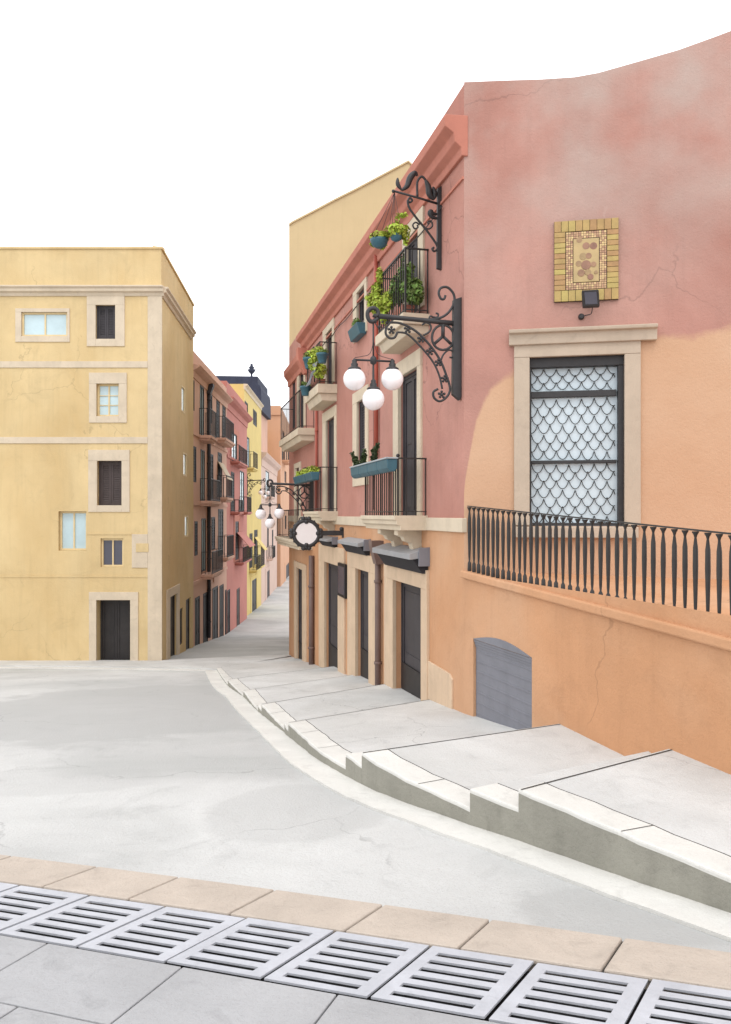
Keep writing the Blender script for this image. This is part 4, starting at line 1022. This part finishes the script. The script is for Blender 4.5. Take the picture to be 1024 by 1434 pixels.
for k in range(4):
    an = k*math.pi/2; d = Vector((math.cos(an), 0, math.sin(an))); e2 = Vector((-d.z, 0, d.x))
    m.ball(ctr+d*rS*1.05, 0.075, 10); m.ball(ctr+d*rS*1.3+e2*0.075, 0.065, 8); m.ball(ctr+d*rS*1.3-e2*0.075, 0.065, 8)
    m.tube([ctr+d*rS*1.2, ctr+d*rS*1.35, ctr+d*rS*1.5], [0.06, 0.045, 0.006], 8)
part('ring', m, 'iron', r)
m = MB(); m.box(LOC, 0.03, us-rS*1.2, -0.03, 0.03, -0.06, 0.07); m.box(LOC, -0.02, 0.03, -0.06, 0.06, -0.12, 0.14)
for k in range(3): m.lathe(Vector((0.12+0.16*k, -0.045, 0.0)), [(0.03, 0), (0.02, 0.02)], 8, Vector((0, 1, 0)))
m.ball(Vector((0.05, 0, 0.11)), 0.06, 10); part('bracket_arm', m, 'iron', r)

# dark notice board between the doors
s0, s1, z0, z1 = PA.rect(478, 789, 488.5, 836)
r = thing('notice_board', PA.w((s0+s1)/2, 0, z0), 'narrow dark notice board on the pale pilaster between two shop doors', 'notice board')
m = MB(); m.box(PA, s0, s1, 0.03, 0.1, z0, z1); part('case', m, 'kick', r, 0.01)
m = MB(); m.box(PA, s0+0.08, s1-0.08, 0.095, 0.106, z0+0.08, z1-0.08); part('pane', m, 'darkglass', r)

# tiled wall plaque
s0, s1, z0, z1 = PB.rect(776, 309, 866, 422)
r = thing('wall_plaque', PB.w((s0+s1)/2, 0, z0), 'ochre tiled picture plaque high on the pink wall, brown blots in its centre', 'plaque')
m = MB(); m.box(PB, s0, s1, -0.02, 0.03, z0, z1); part('backing', m, 'joint', r)
bw = 0.165; m = MB()
def gridtiles(m, a, b_, c_, d, nx_, nz_, n0, n1, gap):
    for i in range(nx_):
        for j in range(nz_):
            m.box(PB, a+(b_-a)*i/nx_+gap, a+(b_-a)*(i+1)/nx_-gap, n0, n1, c_+(d-c_)*j/nz_+gap, c_+(d-c_)*(j+1)/nz_-gap)
gridtiles(m, s0, s1, z1-bw, z1, 9, 1, 0.02, 0.05, 0.003); gridtiles(m, s0, s1, z0, z0+bw, 9, 1, 0.02, 0.05, 0.003)
gridtiles(m, s0, s0+bw, z0+bw, z1-bw, 1, 11, 0.02, 0.05, 0.003); gridtiles(m, s1-bw, s1, z0+bw, z1-bw, 1, 11, 0.02, 0.05, 0.003); part('tile_border', m, 'tile', r, 0.003)
i0, i1, k0, k1 = s0+bw, s1-bw, z0+bw, z1-bw; b2 = 0.105; m = MB()
gridtiles(m, i0+0.006, i1-0.006, k1-b2, k1-0.006, 16, 3, 0.02, 0.042, 0.0025); gridtiles(m, i0+0.006, i1-0.006, k0+0.006, k0+b2, 16, 3, 0.02, 0.042, 0.0025)
gridtiles(m, i0+0.006, i0+b2, k0+b2, k1-b2, 3, 20, 0.02, 0.042, 0.0025); gridtiles(m, i1-b2, i1-0.006, k0+b2, k1-b2, 3, 20, 0.02, 0.042, 0.0025); part('mosaic_border', m, 'mosaic', r)
m = MB(); m.box(PB, i0+b2+0.008, i1-b2-0.008, 0.02, 0.044, k0+b2+0.008, k1-b2-0.008); part('picture_panel', m, 'panel', r, 0.004)
m = MB(); n_ = 0.044
for k, (x, y, rr) in enumerate(((811, 335, 5), (822, 344, 6), (834, 344, 6), (817, 360, 6), (826, 359, 5), (810, 371, 5), (822, 373, 8), (834, 372, 4.5), (814, 385, 6), (825, 384, 5), (829, 391, 5), (838, 384, 3))):
    s, zz = PB.at(812+(x-812)*0.86, 365+(y-365)*0.92); w = rr*0.0105*0.85; m.lathe(PB.w(s, n_-0.004+0.0007*k, zz), [(w, 0.0), (w*0.97, 0.0055)], 18, Vector((PB.nv.x, PB.nv.y, 0)))
part('glazed_blots', m, 'blob', r)
# floodlight under it
s, zz = PB.at(825, 425)
r = thing('floodlight', PB.w(s, 0, zz-0.2), 'small black floodlight with a cable at the foot of the tiled plaque', 'floodlight')
m = MB(); w = 0.11
cs = [PB.w(s+a*w*1.08-0.012*c2, 0.2+0.05*c2+nn, zz+c2*w) for nn in (0, 0.09) for c2 in (-1, 1) for a in (-1, 1)]
m.add(cs, [(0,1,3,2), (4,6,7,5), (0,4,5,1), (2,3,7,6), (0,2,6,4), (1,5,7,3)]); hd = part('housing', m, 'iron', r, 0.015)
m = MB(); w *= 0.72; cs = [PB.w(s+a*w*1.08-0.012*c2, 0.288+0.036*c2+nn, zz+c2*w) for nn in (0, 0.008) for c2 in (-1, 1) for a in (-1, 1)]
m.add(cs, [(0,1,3,2), (4,6,7,5), (0,4,5,1), (2,3,7,6), (0,2,6,4), (1,5,7,3)]); part('lens', m, 'darkglass', hd)
m = MB(); m.tube([PB.w(s, 0.0, zz-0.02), PB.w(s, 0.22, zz-0.02)], 0.025, 8); part('mount', m, 'iron', r)
s2, z2 = PB.at(814, 444); m = MB(); m.tube(curve([PB.w(s+0.03, 0.2, zz-0.1), PB.w(s+0.02, 0.12, zz-0.18), PB.w(s-0.05, 0.05, z2+0.01), PB.w(s2, 0.02, z2)], 6), 0.007, 6); part('cable', m, 'iron', r)
m = MB(); m.lathe(PB.w(s2, -0.01, z2), [(0.045, 0), (0.045, 0.05), (0.03, 0.07)], 12, Vector((PB.nv.x, PB.nv.y, 0))); part('junction_box', m, 'iron', r)

# ------------------------------------------------------------------ planters
def sprig(m, p, dirs, rnd, size=0.07):
    for d, ln in dirs:
        d = Vector(d).normalized(); k = int(ln/0.03)
        for i in range(k):
            c_ = p+d*ln*i/k+Vector((0, 0, -0.25*ln*(i/k)**2 if d.z < 0.3 else 0))
            leafcloud(m, [((c_.x, c_.y, c_.z), (0.045, 0.045, 0.04))], 9, size*(1.1-0.4*i/k), rnd)
Pn = off(PA, 0.62)
sa, sb = Pn.s(552), Pn.s(499)
r = thing('flower_box', PA.w((sa+sb)/2, 0.62, 0.76), 'long teal flower box with sparse dark sprigs on the lower balcony railing', 'flower box')
m = MB(); nb = 4
for i in range(nb):
    a, e_ = sa+(sb-sa)*i/nb+0.006, sa+(sb-sa)*(i+1)/nb-0.006
    m.prism(PA, [(0.56, 0.79), (0.60, 0.74), (0.68, 0.74), (0.735, 0.80), (0.75, 0.955), (0.555, 0.955)], a, e_)
bx_ = part('box', m, 'teal', r, 0.015)
m = MB(); m.box(PA, sa-0.01, sb+0.01, 0.545, 0.765, 0.957, 0.985); part('rim', m, 'rim', bx_, 0.006)
m = MB(); u_ = lambda s, n=0.66, z_=0.98: PA.w(s, n, z_)
dA = Vector((PA.d.x, PA.d.y, 0))
for frac, dirs in ((0.93, [((dA.x*0.9, dA.y*0.9, 0.75), 0.5), ((0, 0, 1), 0.22), (-dA+Vector((0, 0, 0.6)), 0.2)]), (0.72, [((0.1, 0, 1), 0.32), (dA+Vector((0, 0, 0.5)), 0.24), (-dA*0.5+Vector((0, 0, 1)), 0.26)]), (0.42, [(dA*0.5+Vector((0, 0, 1)), 0.3), (-dA*0.7+Vector((0, 0, 1.0)), 0.42), (dA+Vector((0, 0, 0.6)), 0.22), ((0, 0, 1), 0.3)])):
    sprig(m, u_(sa+(sb-sa)*frac), dirs, rnd)
part('foliage', m, 'leafdeep', r)
Pn = off(PA, 0.58); sa, sb = Pn.s(443), Pn.s(417)
zt_ = Pn.z(432, 664); r = thing('flower_box', PA.w((sa+sb)/2, 0.58, zt_-0.25), 'smaller teal flower box with pale pinkish flowers, above the round white sign', 'flower box')
m = MB()
for i in range(3):
    a, e_ = sa+(sb-sa)*i/3+0.02, sa+(sb-sa)*(i+1)/3-0.02; m.prism(PA, [(0.5, zt_-0.22), (0.68, zt_-0.22), (0.74, zt_), (0.47, zt_)], a, e_)
part('box', m, 'teal', r, 0.02)
m = MB()
for k in range(9):
    p = PA.w(sa+(sb-sa)*(k+0.5)/9, 0.6+rnd.uniform(-.05, .05), zt_+0.08); leafcloud(m, [((p.x, p.y, p.z), (0.14, 0.14, 0.13))], 40, 0.07, rnd)
part('foliage', m, 'leaf', r)
Pn = off(PA, 0.18); sa, sb = Pn.s(503), Pn.s(490); zt_ = Pn.z(497, 457)
r = thing('flower_box', PA.w((sa+sb)/2, 0.15, zt_-0.25), 'tiny teal flower box under the small upper window', 'flower box')
m = MB(); m.prism(PA, [(0.0, zt_-0.26), (0.16, zt_-0.26), (0.24, zt_), (0.0, zt_)], sa, sb); part('box', m, 'teal', r, 0.012)
m = MB(); p = PA.w((sa+sb)/2, 0.12, zt_+0.03); leafcloud(m, [((p.x, p.y, p.z+0.04), (0.12, 0.3, 0.13))], 160, 0.06, rnd); part('foliage', m, 'leafdark', r)

def trough(label, pa, pb, n0, n1, zf, h, blobs, leafm, cnt, size=0.06):
    sa, sb = sorted((PA.s(pa), PA.s(pb)))
    r = thing('planter', PA.w((sa+sb)/2, (n0+n1)/2, zf), label, 'planter', 'planters on the upper balconies')
    m = MB(); m.prism(PA, [(n0+0.03, zf), (n1-0.03, zf), (n1, zf+h), (n0, zf+h)], sa, sb); part('trough', m, 'terra', r, 0.012)
    m = MB(); q = []
    for px, y, n, rr in blobs:
        pl = off(PA, n); s, zz = pl.at(px, y); p = PA.w(s, n, zz); q.append(((p.x, p.y, p.z), rr))
    leafcloud(m, q, cnt, size, rnd); part('foliage', m, leafm, r)
zf = PA.z(600, 441)
trough('terracotta planter at the far end of the top balcony, light yellow-green climber spilling over', 568, 561, 0.16, 0.40, zf, 0.25, [(531, 428, 0.46, (0.19, 0.24, 0.2)), (529, 408, 0.46, (0.13, 0.18, 0.2)), (532, 386, 0.46, (0.08, 0.12, 0.16)), (520, 420, 0.5, (0.12, 0.12, 0.15)), (538, 440, 0.46, (0.1, 0.14, 0.2)), (546, 420, 0.42, (0.14, 0.2, 0.2))], 'leaf', 1900, 0.055)
trough('terracotta planter behind the near railing of the top balcony, tall dark green bush', 592, 573, 0.14, 0.38, zf, 0.25, [(572, 405, 0.28, (0.17, 0.28, 0.24)), (566, 385, 0.3, (0.14, 0.2, 0.2)), (575, 378, 0.28, (0.08, 0.12, 0.14)), (564, 362, 0.3, (0.05, 0.06, 0.12)), (556, 400, 0.34, (0.13, 0.2, 0.2)), (583, 408, 0.24, (0.15, 0.2, 0.24)), (558, 412, 0.3, (0.18, 0.2, 0.2))], 'leafdark', 2200, 0.06)
zf = PA.z(470, 540)
trough('planter on the middle upper balcony crowded with bright yellow-green leaves', 466, 455, 0.2, 0.42, zf, 0.25, [(446, 497, 0.5, (0.25, 0.5, 0.22)), (441, 510, 0.52, (0.2, 0.4, 0.25)), (448, 518, 0.46, (0.2, 0.4, 0.25)), (436, 497, 0.55, (0.18, 0.3, 0.14))], 'leaf', 1300, 0.065)
for px, py, n, rr, lab in ((433.5, 507, 0.62, 0.19, 'teal flower pot hooked on the rail of the middle upper balcony, left one'), (451.5, 500, 0.58, 0.16, 'teal flower pot hooked on the rail of the middle upper balcony, right one'), (428, 546, 0.62, 0.17, 'teal flower pot hanging lowest, below the pale grey cloth')):
    pl = off(PA, n); s, zz = pl.at(px, py); p = PA.w(s, n, zz)
    tt = thing('flower_pot', p, lab, 'flower pot', 'teal pots on the middle upper balcony')
    m = MB(); m.lathe(p-Vector((0, 0, rr)), [(rr*0.6, 0), (rr*0.9, rr*1.2), (rr, rr*1.25), (rr*1.02, rr*1.6), (rr*0.85, rr*1.6), (rr*0.8, rr*1.3)], 14); part('pot', m, 'teal', tt)
    m = MB(); leafcloud(m, [((p.x, p.y, p.z+rr*0.9), (rr*1.1, rr*1.1, rr*0.6))], 60, 0.07, rnd); part('foliage', m, 'leafdark', tt)
m = MB(); pl = off(PA, 0.66); rows = []
for px, y in ((439.5, 508), (439, 515), (436.5, 522), (433, 530), (429.5, 540)):
    s, zz = pl.at(px, y); rows.append((s, zz))
for i in range(len(rows)-1):
    (s0, z0), (s1, z1) = rows[i], rows[i+1]
    a = [PA.w(s0-0.22, 0.6+0.03*(i % 2), z0), PA.w(s0+0.22, 0.66-0.04*(i % 2), z0), PA.w(s1+0.22, 0.66-0.04*((i+1) % 2), z1), PA.w(s1-0.22, 0.6+0.03*((i+1) % 2), z1)]
    bk = [v+Vector((0.012, 0.012, 0)) for v in a]
    m.add(a+bk, [(0, 1, 2, 3), (4, 5, 6, 7), (0, 1, 5, 4), (1, 2, 6, 5), (2, 3, 7, 6), (3, 0, 4, 7)])
base = PA.w(rows[-1][0], 0.63, rows[-1][1]); BASE['x'] = base
oc = finish('hanging_cloth', m, 'cloth', base); oc.location = base; tag(oc, 'pale grey cloth hanging from the middle upper balcony rail', 'cloth')

# ------------------------------------------------------------------ camera, sky, sun
cam = bpy.data.cameras.new('camera'); co = bpy.data.objects.new('camera', cam); COL.objects.link(co)
co.location = (0, 0, 0); co.rotation_euler = (R(90), 0, 0)
cam.sensor_fit = 'VERTICAL'; cam.sensor_height = 36.0; cam.sensor_width = 36.0*731/1024; cam.lens = 36.0*F/1434.0
cam.shift_y = (HY-717.0)/1434.0; cam.clip_start = 0.05; cam.clip_end = 3000
scene.camera = co
w = bpy.data.worlds.new('World'); scene.world = w; w.use_nodes = True
nt = w.node_tree; N = nt.nodes; L = nt.links
SUN_EL, SUN_AZ = 58.0, 180.0                                              # azimuth clockwise from +Y (down the street)
sky = N.new('ShaderNodeTexSky'); sky.sky_type = 'NISHITA'; sky.sun_disc = False; sky.sun_elevation = R(SUN_EL); sky.sun_rotation = R(SUN_AZ); sky.dust_density = 3.0; sky.air_density = 1.0
tc = N.new('ShaderNodeTexCoord'); nz = N.new('ShaderNodeTexNoise'); nz.inputs['Scale'].default_value = 2.2; nz.inputs['Detail'].default_value = 6; L.new(tc.outputs['Generated'], nz.inputs['Vector'])
mr = N.new('ShaderNodeMapRange'); mr.inputs['From Min'].default_value = 0.3; mr.inputs['From Max'].default_value = 0.6; mr.inputs['To Min'].default_value = 0.86; mr.inputs['To Max'].default_value = 1.0; L.new(nz.outputs['Fac'], mr.inputs['Value'])
mx = N.new('ShaderNodeMix'); mx.data_type = 'RGBA'
ia, ib = [i for i in mx.inputs if i.type == 'RGBA']
L.new(sky.outputs['Color'], ia); ib.default_value = (9.2, 9.3, 9.5, 1); L.new(mr.outputs['Result'], [i for i in mx.inputs if i.name == 'Factor' and i.type == 'VALUE'][0])
L.new([x for x in mx.outputs if x.type == 'RGBA'][0], N['Background'].inputs['Color']); N['Background'].inputs['Strength'].default_value = 0.145
sun = bpy.data.lights.new('sun', 'SUN'); sun.energy = 0.55; sun.angle = R(20); sun.color = (1.0, 0.95, 0.88)
so = bpy.data.objects.new('sun', sun); COL.objects.link(so)
dirv = Vector((math.sin(R(SUN_AZ))*math.cos(R(SUN_EL)), math.cos(R(SUN_AZ))*math.cos(R(SUN_EL)), math.sin(R(SUN_EL))))
so.rotation_euler = (-dirv).to_track_quat('-Z', 'Y').to_euler(); so.location = dirv*50
vs_ = scene.view_settings; vs_.view_transform = 'Standard'; vs_.look = 'None'; vs_.gamma = 1.0; vs_.use_curve_mapping = False; vs_.exposure = 0.5
scene.display_settings.display_device = 'sRGB'
